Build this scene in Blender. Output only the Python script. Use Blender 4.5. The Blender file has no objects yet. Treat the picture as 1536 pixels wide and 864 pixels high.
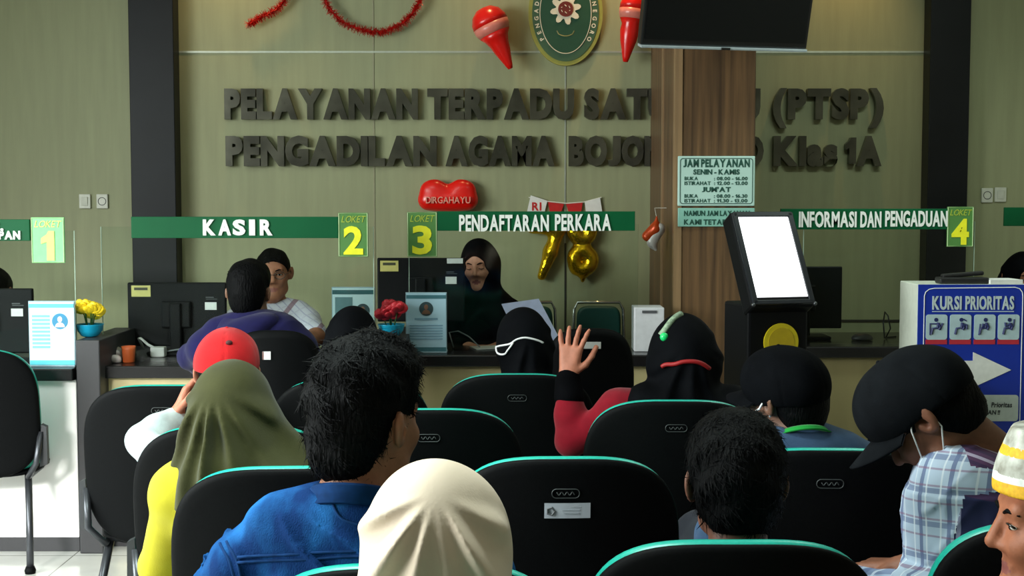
import bpy, bmesh, math, random
import numpy as np
from mathutils import Vector, Matrix

random.seed(7)
rng = np.random.default_rng(7)
SC = bpy.context.scene
COL = SC.collection
# ------------------------------------------------------------------ camera, world, lights, exposure
F_PX = 2060.0
CAM_Z = 1.47
PITCH = math.atan(137.0 / F_PX)
cam_d = bpy.data.cameras.new('camera')
cam_d.sensor_width = 36.0
cam_d.lens = 36.0 * F_PX / 1536.0
cam_d.clip_start = 0.05
cam = bpy.data.objects.new('camera', cam_d)
cam.location = (0, 0, CAM_Z)
cam.rotation_euler = (math.pi / 2 - PITCH, 0, 0)
COL.objects.link(cam)
SC.camera = cam
SC.view_settings.view_transform = 'Standard'
SC.view_settings.look = 'None'
SC.view_settings.gamma = 1.0
SC.view_settings.use_curve_mapping = False
SC.view_settings.exposure = -0.25
world = bpy.data.worlds.new('world')
SC.world = world
world.use_nodes = True
world.node_tree.nodes['Background'].inputs[0].default_value = (0.75, 0.9, 1.0, 1)
world.node_tree.nodes['Background'].inputs[1].default_value = 0.35


def area(name, loc, target, sx, sy, power, col, spread=180):
    d = bpy.data.lights.new(name, 'AREA')
    d.shape = 'RECTANGLE'
    d.size, d.size_y = sx, sy
    d.energy = power
    d.color = col
    d.spread = math.radians(spread)
    o = bpy.data.objects.new(name, d)
    o.location = loc
    o.rotation_euler = (Vector(target) - Vector(loc)).to_track_quat('-Z', 'Y').to_euler()
    COL.objects.link(o)
    return o


def spot(name, loc, target, power, col, angle, blend=0.6, r=0.04):
    d = bpy.data.lights.new(name, 'SPOT')
    d.energy = power
    d.color = col
    d.spot_size = math.radians(angle)
    d.spot_blend = blend
    d.shadow_soft_size = r
    o = bpy.data.objects.new(name, d)
    o.location = loc
    o.rotation_euler = (Vector(target) - Vector(loc)).to_track_quat('-Z', 'Y').to_euler()
    COL.objects.link(o)
    return o


area('window_daylight', (-4.35, 2.4, 1.9), (-1.2, 3.6, 0.3), 3.4, 2.0, 270, (0.92, 1.0, 0.98), 120)
area('counter_front_fill', (-3.1, -2.3, 2.95), (-2.15, 5.3, 0.0), 1.2, 0.5, 17, (1.0, 0.99, 0.98), 24)  # narrow beam added high at the rear to brighten the white counter front
area('ceiling_panel_light', (-1.3, 4.7, 3.12), (-1.3, 4.7, 0), 1.2, 0.5, 12, (0.85, 1.0, 0.95))
area('ceiling_panel_light', (1.9, 5.2, 3.12), (1.9, 5.2, 0), 1.2, 0.5, 31, (0.82, 1.0, 0.90))
area('ceiling_panel_light', (-0.9, 2.6, 3.12), (-0.9, 2.6, 0), 1.2, 0.5, 54, (0.85, 1.0, 0.95), 110)
for xx, pw in ((-1.50, 28), (-.15, 16), (0.55, 32), (1.78, 32)):
    spot('wall_downlight', (xx, 7.12, 3.16), (xx, 7.42, 1.9), pw, (1.0, 0.62, 0.25), 70, 1.0)

# ------------------------------------------------------------------ helpers
CP, SP = math.cos(PITCH), math.sin(PITCH)


def P(px, py, D):
    """point of the room seen at photo pixel (px, py), at distance D from the camera along +Y"""
    u = (px - 768.0) / F_PX
    v = (432.0 - py) / F_PX
    d = (u, CP + v * SP, -SP + v * CP)
    t = D / d[1]
    return Vector((d[0] * t, D, CAM_Z + d[2] * t))


def lin(c):
    c = c / 255.0
    return c / 12.92 if c <= 0.04045 else ((c + 0.055) / 1.055) ** 2.4


def rgb(r, g, b):
    return (lin(r), lin(g), lin(b), 1)


MATS = {}


def mat(name, c, rough=0.6, metal=0.0, spec=0.5, var=None, bump=None, emit=None, coat=0.0, sheen=0.0, stretch=None, c2=None, ramp=(.3, .7)):
    """procedural material: base colour varied by noise, optional bump"""
    if name in MATS:
        return MATS[name]
    m = bpy.data.materials.new(name)
    m.use_nodes = True
    nt = m.node_tree
    b = nt.nodes['Principled BSDF']
    b.inputs['Roughness'].default_value = rough
    b.inputs['Metallic'].default_value = metal
    b.inputs['Specular IOR Level'].default_value = spec
    b.inputs['Coat Weight'].default_value = coat
    b.inputs['Sheen Weight'].default_value = sheen
    col = rgb(*c)
    b.inputs['Base Color'].default_value = col
    tc = nt.nodes.new('ShaderNodeTexCoord')
    mp = nt.nodes.new('ShaderNodeMapping')
    nt.links.new(tc.outputs['Object'], mp.inputs['Vector'])
    if stretch:
        mp.inputs['Scale'].default_value = stretch
    if var is None:
        var = (40, 0.06)
    n = nt.nodes.new('ShaderNodeTexNoise')
    n.inputs['Scale'].default_value = var[0]
    n.inputs['Detail'].default_value = 4
    nt.links.new(mp.outputs['Vector'], n.inputs['Vector'])
    r = nt.nodes.new('ShaderNodeValToRGB')
    r.color_ramp.elements[0].position = ramp[0]
    r.color_ramp.elements[1].position = ramp[1]
    a = var[1]
    if c2:
        r.color_ramp.elements[0].color = rgb(*c2)
        r.color_ramp.elements[1].color = col
    else:
        r.color_ramp.elements[0].color = (col[0] * (1 - a), col[1] * (1 - a), col[2] * (1 - a), 1)
        r.color_ramp.elements[1].color = (min(1, col[0] * (1 + a)), min(1, col[1] * (1 + a)), min(1, col[2] * (1 + a)), 1)
    nt.links.new(n.outputs['Fac'], r.inputs['Fac'])
    nt.links.new(r.outputs['Color'], b.inputs['Base Color'])
    if bump:
        n2 = nt.nodes.new('ShaderNodeTexNoise')
        n2.inputs['Scale'].default_value = bump[0]
        n2.inputs['Detail'].default_value = 3
        nt.links.new(mp.outputs['Vector'], n2.inputs['Vector'])
        bp = nt.nodes.new('ShaderNodeBump')
        bp.inputs['Strength'].default_value = bump[1]
        bp.inputs['Distance'].default_value = 0.01
        nt.links.new(n2.outputs['Fac'], bp.inputs['Height'])
        nt.links.new(bp.outputs['Normal'], b.inputs['Normal'])
    if emit:
        b.inputs['Emission Color'].default_value = rgb(*emit[0])
        b.inputs['Emission Strength'].default_value = emit[1]
    MATS[name] = m
    return m


def acrylic_mat():
    m = bpy.data.materials.new('clear_acrylic')
    m.use_nodes = True
    nt = m.node_tree
    for n in list(nt.nodes):
        nt.nodes.remove(n)
    out = nt.nodes.new('ShaderNodeOutputMaterial')
    tr = nt.nodes.new('ShaderNodeBsdfTransparent')
    tr.inputs[0].default_value = (0.95, 0.985, 0.97, 1)
    gl = nt.nodes.new('ShaderNodeBsdfGlossy')
    gl.inputs['Roughness'].default_value = 0.05
    fr = nt.nodes.new('ShaderNodeFresnel')
    fr.inputs[0].default_value = 1.25
    mx = nt.nodes.new('ShaderNodeMixShader')
    nt.links.new(fr.outputs[0], mx.inputs[0])
    nt.links.new(tr.outputs[0], mx.inputs[1])
    nt.links.new(gl.outputs[0], mx.inputs[2])
    nt.links.new(mx.outputs[0], out.inputs[0])
    return m


def checker_cloth(name, base, stripes):
    """woven cloth with bands: stripes = list of (axis, scale, lo, hi, colour)"""
    m = bpy.data.materials.new(name)
    m.use_nodes = True
    nt = m.node_tree
    b = nt.nodes['Principled BSDF']
    b.inputs['Roughness'].default_value = 0.85
    tc = nt.nodes.new('ShaderNodeTexCoord')
    prev = None
    mixc = nt.nodes.new('ShaderNodeRGB')
    mixc.outputs[0].default_value = rgb(*base)
    prev = mixc.outputs[0]
    for (vec, scale, lo, hi, colr, fac) in stripes:
        dp = nt.nodes.new('ShaderNodeVectorMath')
        dp.operation = 'DOT_PRODUCT'
        dp.inputs[1].default_value = vec
        nt.links.new(tc.outputs['Object'], dp.inputs[0])
        mu = nt.nodes.new('ShaderNodeMath')
        mu.operation = 'MULTIPLY'
        mu.inputs[1].default_value = scale
        nt.links.new(dp.outputs['Value'], mu.inputs[0])
        fr = nt.nodes.new('ShaderNodeMath')
        fr.operation = 'FRACT'
        nt.links.new(mu.outputs[0], fr.inputs[0])
        g = nt.nodes.new('ShaderNodeMath')
        g.operation = 'GREATER_THAN'
        g.inputs[1].default_value = lo
        nt.links.new(fr.outputs[0], g.inputs[0])
        l = nt.nodes.new('ShaderNodeMath')
        l.operation = 'LESS_THAN'
        l.inputs[1].default_value = hi
        nt.links.new(fr.outputs[0], l.inputs[0])
        a = nt.nodes.new('ShaderNodeMath')
        a.operation = 'MULTIPLY'
        nt.links.new(g.outputs[0], a.inputs[0])
        nt.links.new(l.outputs[0], a.inputs[1])
        a2 = nt.nodes.new('ShaderNodeMath')
        a2.operation = 'MULTIPLY'
        a2.inputs[1].default_value = fac
        nt.links.new(a.outputs[0], a2.inputs[0])
        mx = nt.nodes.new('ShaderNodeMix')
        mx.data_type = 'RGBA'
        nt.links.new(a2.outputs[0], mx.inputs[0])
        nt.links.new(prev, mx.inputs[6])
        mx.inputs[7].default_value = rgb(*colr)
        prev = mx.outputs[2]
    nt.links.new(prev, b.inputs['Base Color'])
    return m


def mesh_obj(name, verts, faces, m, parent=None, smooth=False, loc=None):
    me = bpy.data.meshes.new(name)
    if isinstance(faces, np.ndarray):
        n, k = faces.shape
        me.vertices.add(len(verts))
        me.vertices.foreach_set('co', np.asarray(verts, np.float32).ravel())
        me.loops.add(n * k)
        me.loops.foreach_set('vertex_index', faces.astype(np.int32).ravel())
        me.polygons.add(n)
        me.polygons.foreach_set('loop_start', np.arange(0, n * k, k, dtype=np.int32))
        me.polygons.foreach_set('loop_total', np.full(n, k, np.int32))
        me.update(calc_edges=True)
    else:
        me.from_pydata([tuple(v) for v in verts], [], faces)
        me.update()
    if smooth:
        me.polygons.foreach_set('use_smooth', np.ones(len(me.polygons), bool))
    for mm in (m if isinstance(m, (list, tuple)) else [m]):
        me.materials.append(mm)
    o = bpy.data.objects.new(name, me)
    COL.objects.link(o)
    if parent is not None:
        o.parent = parent
    if loc is not None:
        o.location = loc
    return o


class MB:
    """collects shapes into one mesh"""

    def __init__(s):
        s.v, s.f = [], []

    def add(s, v, f):
        o = len(s.v)
        s.v += [tuple(x) for x in v]
        s.f += [[i + o for i in ff] for ff in f]
        return s

    def box(s, c, size, bevel=0.0, rot=None, seg=2):
        bm = bmesh.new()
        bmesh.ops.create_cube(bm, size=1.0)
        for v in bm.verts:
            v.co = Vector((v.co.x * size[0], v.co.y * size[1], v.co.z * size[2]))
        if bevel > 0:
            bmesh.ops.bevel(bm, geom=list(bm.edges), offset=bevel, segments=seg, affect='EDGES', profile=0.5)
        M = Matrix.Translation(Vector(c)) @ (rot.to_4x4() if rot is not None else Matrix.Identity(4))
        bm.verts.index_update()
        s.add([M @ v.co for v in bm.verts], [[v.index for v in f.verts] for f in bm.faces])
        bm.free()
        return s

    def tube(s, pts, r, n=10, caps=True, closed=False):
        pts = [Vector(p) for p in pts]
        m = len(pts)
        rr = r if isinstance(r, (list, tuple)) else [r] * m
        rings = []
        up = None
        for i, p in enumerate(pts):
            if closed:
                t = (pts[(i + 1) % m] - pts[i - 1]).normalized()
            else:
                t = (pts[min(i + 1, m - 1)] - pts[max(i - 1, 0)]).normalized()
            if up is None:
                up = Vector((0, 0, 1)) if abs(t.z) < 0.9 else Vector((1, 0, 0))
            a = t.cross(up)
            if a.length < 1e-6:
                a = t.orthogonal()
            a.normalize()
            b = t.cross(a).normalized()
            up = -b if up.dot(-b) > 0 else b
            rings.append([p + (a * math.cos(2 * math.pi * k / n) + up * math.sin(2 * math.pi * k / n)) * rr[i] for k in range(n)])
        v = [q for ring in rings for q in ring]
        f = []
        for i in range(m if closed else m - 1):
            j = (i + 1) % m
            for k in range(n):
                f.append([i * n + k, j * n + k, j * n + (k + 1) % n, i * n + (k + 1) % n])
        if caps and not closed:
            f.append(list(range(n)))
            f.append([(m - 1) * n + k for k in range(n)][::-1])
        return s.add(v, f)

    def lathe(s, prof, c=(0, 0, 0), n=28, axis='z', rot=None):
        v, f = [], []
        for (r, z) in prof:
            for k in range(n):
                a = 2 * math.pi * k / n
                q = Vector((r * math.cos(a), r * math.sin(a), z))
                if axis == 'y':
                    q = Vector((q.x, q.z, q.y))
                if rot is not None:
                    q = rot @ q
                v.append(Vector(c) + q)
        for i in range(len(prof) - 1):
            for k in range(n):
                f.append([i * n + k, i * n + (k + 1) % n, (i + 1) * n + (k + 1) % n, (i + 1) * n + k])
        if prof[0][0] > 1e-5:
            f.append(list(range(n))[::-1])
        if prof[-1][0] > 1e-5:
            f.append([(len(prof) - 1) * n + k for k in range(n)])
        return s.add(v, f)

    def prism(s, outline, y0, y1):
        """outline in x,z extruded along y"""
        n = len(outline)
        v = [(x, y0, z) for x, z in outline] + [(x, y1, z) for x, z in outline]
        f = [list(range(n)), list(range(n, 2 * n))[::-1]]
        for i in range(n):
            j = (i + 1) % n
            f.append([i, i + n, j + n, j])
        return s.add(v, f)

    def ball(s, c, r, n=14, rot=None):
        rr = r if isinstance(r, (tuple, list)) else (r, r, r)
        v, f = [], []
        for i in range(n + 1):
            th = math.pi * i / n
            for k in range(2 * n):
                a = math.pi * k / n
                q = Vector((rr[0] * math.sin(th) * math.cos(a), rr[1] * math.sin(th) * math.sin(a), rr[2] * math.cos(th)))
                if rot is not None:
                    q = rot @ q
                v.append(Vector(c) + q)
        for i in range(n):
            for k in range(2 * n):
                k2 = (k + 1) % (2 * n)
                f.append([i * 2 * n + k, (i + 1) * 2 * n + k, (i + 1) * 2 * n + k2, i * 2 * n + k2])
        return s.add(v, f)

    def build(s, name, m, parent=None, smooth=False, loc=None):
        me_o = mesh_obj(name, s.v, s.f, m, parent, smooth, loc)
        bm = bmesh.new()
        bm.from_mesh(me_o.data)
        bmesh.ops.remove_doubles(bm, verts=bm.verts, dist=1e-6)
        bmesh.ops.recalc_face_normals(bm, faces=bm.faces)
        bm.to_mesh(me_o.data)
        bm.free()
        return me_o


def auto_smooth(o, ang=40):
    me = o.data
    bm = bmesh.new()
    bm.from_mesh(me)
    for f in bm.faces:
        f.smooth = True
    for e in bm.edges:
        if len(e.link_faces) == 2 and e.calc_face_angle(0) > math.radians(ang):
            e.smooth = False
    bm.to_mesh(me)
    bm.free()
    return o


def tag(o, label, cat, group=None):
    o['label'] = label
    o['category'] = cat
    if group:
        o['group'] = group
    return o


def thing(name, label, cat, loc=(0, 0, 0), rz=0.0, group=None):
    o = bpy.data.objects.new(name, None)
    o.empty_display_size = 0.1
    o.location = loc
    o.rotation_euler = (0, 0, rz)
    COL.objects.link(o)
    return tag(o, label, cat, group)


def copy_tree(o, parent=None):
    c = o.copy()
    COL.objects.link(c)
    c.parent = parent
    for ch in list(o.children):
        copy_tree(ch, c)
    return c


def struct(o):
    o['kind'] = 'structure'
    return o


_tcache = {}


def glyph(s, bold=0.02):
    key = (s, bold)
    if key in _tcache:
        return _tcache[key]
    if s == '1':
        b = bold * .8
        o = [(.17 - b, 0), (.31 + b, 0), (.31 + b, .70), (.20 - b * .5, .70), (.17 - b, .62), (.0, .53), (.0, .42 - b), (.17 - b, .47 - b)]
        n = len(o)
        v = [(x, y, -.5) for x, y in o] + [(x, y, .5) for x, y in o]
        f = [list(range(n))[::-1], list(range(n, 2 * n))] + [[i, (i + 1) % n, (i + 1) % n + n, i + n] for i in range(n)]
        _tcache[key] = (v, f)
        return v, f
    cu = bpy.data.curves.new('t', 'FONT')
    cu.body = s
    cu.size = 1.0
    cu.offset = bold
    cu.extrude = 0.5
    cu.resolution_u = 3
    ob = bpy.data.objects.new('t', cu)
    COL.objects.link(ob)
    dg = bpy.context.evaluated_depsgraph_get()
    dg.update()
    me = bpy.data.meshes.new_from_object(ob.evaluated_get(dg))
    v = [tuple(x.co) for x in me.vertices]
    f = [list(p.vertices) for p in me.polygons]
    bpy.data.objects.remove(ob)
    bpy.data.curves.remove(cu)
    bpy.data.meshes.remove(me)
    if s == 'J':
        y0, y1 = min(q[1] for q in v), max(q[1] for q in v)
        x0 = min(q[0] for q in v)
        v = [(x0 + (q[0] - x0) * 1.35, (q[1] - y0) / (y1 - y0) * (y1 + bold) - bold, q[2]) for q in v]
    _tcache[key] = (v, f)
    return v, f


def text_geo(s, bold=0.02, gap=.06):
    """a line of lettering set glyph by glyph"""
    if len(s) == 1:
        return glyph(s, bold)
    V_, F_ = [], []
    x = 0.0
    for ch in s:
        if ch == ' ':
            x += .24
            continue
        v, f = glyph(ch, bold)
        a, b = min(q[0] for q in v), max(q[0] for q in v)
        o = len(V_)
        V_ += [(q[0] - a + x, q[1], q[2]) for q in v]
        F_ += [[i + o for i in ff] for ff in f]
        x += b - a + gap
    return V_, F_


def text_into(mb, s, x0, z0, w, h, y, depth, bold=0.02, slant=0.0):
    """lettering fitted to the box x0..x0+w, z0..z0+h, its face at y (towards -Y)"""
    v, f = text_geo(s, bold)
    xs = [a[0] for a in v]
    ys = [a[1] for a in v]
    ax, bx, ay, by = min(xs), max(xs), min(ys), max(ys)
    out = []
    for a in v:
        zz = (a[1] - ay) / (by - ay) * h
        out.append((x0 + (a[0] - ax) / (bx - ax) * w + slant * zz, y + (0.5 - a[2]) * depth, z0 + zz))
    mb.add(out, f)
    return mb


# ------------------------------------------------------------------ signed distance modelling
def _bbox(p):
    if p[0] == 'c':
        a, b, ra, rb = p[1], p[2], p[3], p[4]
        r = max(ra, rb)
        return np.minimum(a, b) - r, np.maximum(a, b) + r
    c, r = p[1], p[2]
    m = max(r)
    R = p[3]
    if R is None:
        return c - np.array(r), c + np.array(r)
    ext = np.sqrt(((np.asarray(R) * np.asarray(r)[None, :]) ** 2).sum(1))
    return c - ext, c + ext


def _dist(p, X, Y, Z):
    if p[0] == 'c':
        a, b, ra, rb = p[1], p[2], p[3], p[4]
        ab = b - a
        L2 = float(ab @ ab) + 1e-12
        t = ((X - a[0]) * ab[0] + (Y - a[1]) * ab[1] + (Z - a[2]) * ab[2]) / L2
        t = np.clip(t, 0, 1)
        dx = X - a[0] - t * ab[0]
        dy = Y - a[1] - t * ab[1]
        dz = Z - a[2] - t * ab[2]
        return np.sqrt(dx * dx + dy * dy + dz * dz) - (ra + (rb - ra) * t)
    c, r, R = p[1], p[2], p[3]
    dx, dy, dz = X - c[0], Y - c[1], Z - c[2]
    if R is not None:
        R = np.asarray(R)
        dx, dy, dz = (dx * R[0, 0] + dy * R[1, 0] + dz * R[2, 0], dx * R[0, 1] + dy * R[1, 1] + dz * R[2, 1], dx * R[0, 2] + dy * R[1, 2] + dz * R[2, 2])
    k0 = np.sqrt((dx / r[0]) ** 2 + (dy / r[1]) ** 2 + (dz / r[2]) ** 2)
    k1 = np.sqrt((dx / r[0] ** 2) ** 2 + (dy / r[1] ** 2) ** 2 + (dz / r[2] ** 2) ** 2) + 1e-9
    return k0 * (k0 - 1.0) / k1


def C(a, b, ra, rb=None, k=0.02):
    return ('c', np.array(a, np.float64), np.array(b, np.float64), ra, ra if rb is None else rb, k)


def E(c, r, R=None, k=0.02):
    return ('e', np.array(c, np.float64), tuple(r), None if R is None else np.asarray(R, np.float64), k)


def inflate(p, d):
    if p[0] == 'c':
        return ('c', p[1], p[2], p[3] + d, p[4] + d, p[5])
    return ('e', p[1], tuple(x + d for x in p[2]), p[3], p[4])


def sdf_mesh(prims, res, subs=(), post=None, pad=0.03):
    bb = [_bbox(p) for p in prims]
    lo = np.min([b[0] for b in bb], 0) - pad
    hi = np.max([b[1] for b in bb], 0) + pad
    n = np.ceil((hi - lo) / res).astype(int) + 1
    ax = [lo[i] + np.arange(n[i]) * res for i in range(3)]
    D = np.full(tuple(n), 1.0, np.float32)

    def sl(b, m):
        i0 = np.clip(((b[0] - m - lo) / res).astype(int), 0, n - 1)
        i1 = np.clip(np.ceil((b[1] + m - lo) / res).astype(int) + 1, 1, n)
        return tuple(slice(i0[i], i1[i]) for i in range(3))

    def grid(s):
        return (ax[0][s[0]][:, None, None].astype(np.float32), ax[1][s[1]][None, :, None].astype(np.float32), ax[2][s[2]][None, None, :].astype(np.float32))

    for p, b in zip(prims, bb):
        k = p[5] if p[0] == 'c' else p[4]
        s = sl(b, k + 3 * res + 0.012)
        d = _dist(p, *grid(s)).astype(np.float32)
        o = D[s]
        h = np.maximum(k - np.abs(o - d), 0) / k
        D[s] = np.minimum(o, d) - h * h * k * 0.25
    for p in subs:
        k = p[5] if p[0] == 'c' else p[4]
        s = sl(_bbox(p), k + 3 * res)
        d = -_dist(p, *grid(s)).astype(np.float32)
        o = D[s]
        h = np.maximum(k - np.abs(o - d), 0) / k
        D[s] = np.maximum(o, d) + h * h * k * 0.25
    if post is not None:
        D = post(D, *grid((slice(None),) * 3)).astype(np.float32)
    D[0], D[-1] = 1, 1
    D[:, 0], D[:, -1] = 1, 1
    D[:, :, 0], D[:, :, -1] = 1, 1
    S = D < 0
    cnt = np.zeros(tuple(n - 1), np.int8)
    offs = [(i, j, k) for i in (0, 1) for j in (0, 1) for k in (0, 1)]
    for (i, j, k) in offs:
        cnt += S[i:n[0] - 1 + i, j:n[1] - 1 + j, k:n[2] - 1 + k]
    act = (cnt > 0) & (cnt < 8)
    ijk = np.argwhere(act)
    idx = np.full(tuple(n - 1), -1, np.int32)
    idx[act] = np.arange(len(ijk))
    acc = np.zeros((len(ijk), 3))
    num = np.zeros(len(ijk))
    for a in offs:
        for x in range(3):
            if a[x] == 0:
                b = list(a)
                b[x] = 1
                da = D[ijk[:, 0] + a[0], ijk[:, 1] + a[1], ijk[:, 2] + a[2]]
                db = D[ijk[:, 0] + b[0], ijk[:, 1] + b[1], ijk[:, 2] + b[2]]
                m = (da < 0) != (db < 0)
                t = da[m] / (da[m] - db[m])
                q = np.tile(np.array(a, float), (m.sum(), 1))
                q[:, x] += t
                acc[m] += q
                num[m] += 1
    V = lo + (ijk + acc / num[:, None]) * res
    Q = []
    for x in range(3):
        y, z = (x + 1) % 3, (x + 2) % 3
        s0 = [slice(None)] * 3
        s1 = [slice(None)] * 3
        s0[x] = slice(0, -1)
        s1[x] = slice(1, None)
        A, B = S[tuple(s0)], S[tuple(s1)]
        for sign, M in ((1, A & ~B), (-1, ~A & B)):
            e = np.argwhere(M)
            if not len(e):
                continue

            def cell(dy, dz):
                c = e.copy()
                c[:, y] += dy
                c[:, z] += dz
                return idx[c[:, 0], c[:, 1], c[:, 2]]
            q = np.stack([cell(-1, -1), cell(0, -1), cell(0, 0), cell(-1, 0)], 1)
            if sign < 0:
                q = q[:, ::-1]
            Q.append(q)
    Q = np.concatenate(Q)
    return V, Q


def vnormals(V, Q):
    fn = np.cross(V[Q[:, 2]] - V[Q[:, 0]], V[Q[:, 3]] - V[Q[:, 1]])
    N = np.zeros_like(V)
    for i in range(4):
        np.add.at(N, Q[:, i], fn)
    return N / (np.linalg.norm(N, axis=1, keepdims=True) + 1e-12)


def wob(X, Y, Z, f, seed):
    """cheap smooth lumpiness"""
    r = np.random.default_rng(seed)
    o = 0
    for i in range(5):
        k = r.normal(size=3)
        k = k / np.linalg.norm(k) * f * (0.7 + 0.7 * i / 4)
        o = o + np.sin(k[0] * X + k[1] * Y + k[2] * Z + r.uniform(0, 6.28)) / 5
    return o
# ------------------------------------------------------------------ people
def hmat(yaw, pitch=0.0, roll=0.0):
    """columns: right, forward, up. yaw 0 looks away from the camera (+Y), positive turns to +X; pitch positive looks down"""
    y, p, r = map(math.radians, (yaw, pitch, roll))
    M = Matrix.Rotation(-y, 3, 'Z') @ Matrix.Rotation(-p, 3, 'X') @ Matrix.Rotation(r, 3, 'Y')
    return np.array(M)


UP = np.array([0, 0, 1.0])


def head_prims(c, H, s=1.0):
    L = lambda *q: c + H @ (np.array(q, float) * s)
    e = lambda q, r, k, R=None: E(L(*q), [x * s for x in r], H if R is None else H @ R, k)
    pr = [e((0, -.014, .032), (.076, .096, .084), .03), e((0, .022, -.035), (.062, .066, .075), .03),
          C(L(0, .066, -.096), L(0, .070, -.092), .020 * s, k=.03),
          C(L(-.045, .02, -.07), L(0, .068, -.098), .020 * s, k=.025), C(L(.045, .02, -.07), L(0, .068, -.098), .020 * s, k=.025),
          C(L(-.036, .070, .030), L(.036, .070, .030), .014 * s, k=.018),
          C(L(0, .083, .022), L(0, .104, -.022), .0075 * s, .0115 * s, k=.010),
          C(L(-.012, .092, -.027), L(-.012, .090, -.027), .0085 * s, k=.007), C(L(.012, .092, -.027), L(.012, .090, -.027), .0085 * s, k=.007),
          C(L(-.042, .058, -.018), L(-.030, .068, -.026), .020 * s, k=.02), C(L(.042, .058, -.018), L(.030, .068, -.026), .020 * s, k=.02),
          C(L(-.018, .081, -.0575), L(.018, .081, -.0575), .0065 * s, k=.005), C(L(0, .086, -.057), L(0, .086, -.058), .006 * s, k=.006),
          C(L(-.015, .081, -.069), L(.015, .081, -.069), .0075 * s, k=.005)]
    for g in (-1, 1):
        R = np.array(Matrix.Rotation(math.radians(34 * g), 3, 'Z') @ Matrix.Rotation(math.radians(12), 3, 'X'))
        pr.append(e((g * .0835, -.012, .000), (.0085, .020, .033), .006, R))
        pr.append(C(L(g * .073, .006, -.005), L(g * .073, .0, -.018), .010 * s, k=.01))
        pr.append(C(L(g * .031, .074, .006), L(g * .031, .074, .006), .0125 * s, k=.006))
    subs = [C(L(g * .080, -.004, .008), L(g * .083, -.004, -.008), .0065 * s, k=.006) for g in (-1, 1)]
    subs += [C(L(g * .032, .092, .008), L(g * .034, .092, .008), .008 * s, k=.012) for g in (-1, 1)]
    return pr, subs


def hand_prims(wrist, d, nrm, thumb_side, curl=0.4, spread=0.12, s=1.0):
    """palm, thumb and four fingers. d: along the hand, nrm: palm faces this way, thumb_side +1 / -1 along d x nrm"""
    d = np.array(d, float) / np.linalg.norm(d)
    nrm = np.array(nrm, float)
    nrm = nrm - d * (nrm @ d)
    nrm /= np.linalg.norm(nrm)
    a = np.cross(d, nrm) * thumb_side
    w = np.array(wrist, float)
    pr = []
    for q in (-.028, -.010, .010, .028):
        pr.append(C(w + a * q * .6 * s + d * .012 * s, w + a * q * s + d * .088 * s, .0145 * s, .0115 * s, k=.014))
    lens = (.058, .070, .076, .068)
    for i, q in enumerate((-.030, -.0105, .0105, .030)):
        b = w + a * q * s + d * .088 * s
        ang = spread * q / .03
        dd = d * math.cos(ang) + a * math.sin(ang)
        c = curl * (1.15 - .15 * i)
        for j, fr in enumerate((.45, .32, .23)):
            t = c * (j + .6)
            dj = dd * math.cos(t) + nrm * math.sin(t)
            e = b + dj * lens[i] * fr * s * 1.05
            pr.append(C(b, e, (.0092 - .0009 * j) * s, (.0085 - .0011 * j) * s, k=.0035))
            b = e
    b = w + a * .026 * s + d * .022 * s
    for (x, y, z), r in (((.75, .62, .25), .0125), ((.45, .85, .30), .0105), ((.25, .9, .35), .0095)):
        v = a * x + d * y + nrm * z
        v /= np.linalg.norm(v)
        e = b + v * .034 * s
        pr.append(C(b, e, r * s, r * .9 * s, k=.005))
        b = e
    return pr


SKINS = {}


def skin(c):
    k = 'skin_%d_%d_%d' % c
    if k not in SKINS:
        SKINS[k] = mat(k, c, rough=0.55, spec=0.35, var=(60, 0.10), bump=(220, 0.06))
    return SKINS[k]


M_LIP = mat('lip', (138, 78, 70), rough=0.5)
M_HAIR = mat('black_hair', (5, 5, 6), rough=0.6, spec=0.07, var=(90, 0.4), bump=(160, 0.5), stretch=(1, 1, .25))
M_EYEW = mat('eye_white', (200, 195, 185), rough=0.3)
M_EYED = mat('dark_iris', (20, 14, 10), rough=0.2)


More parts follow.
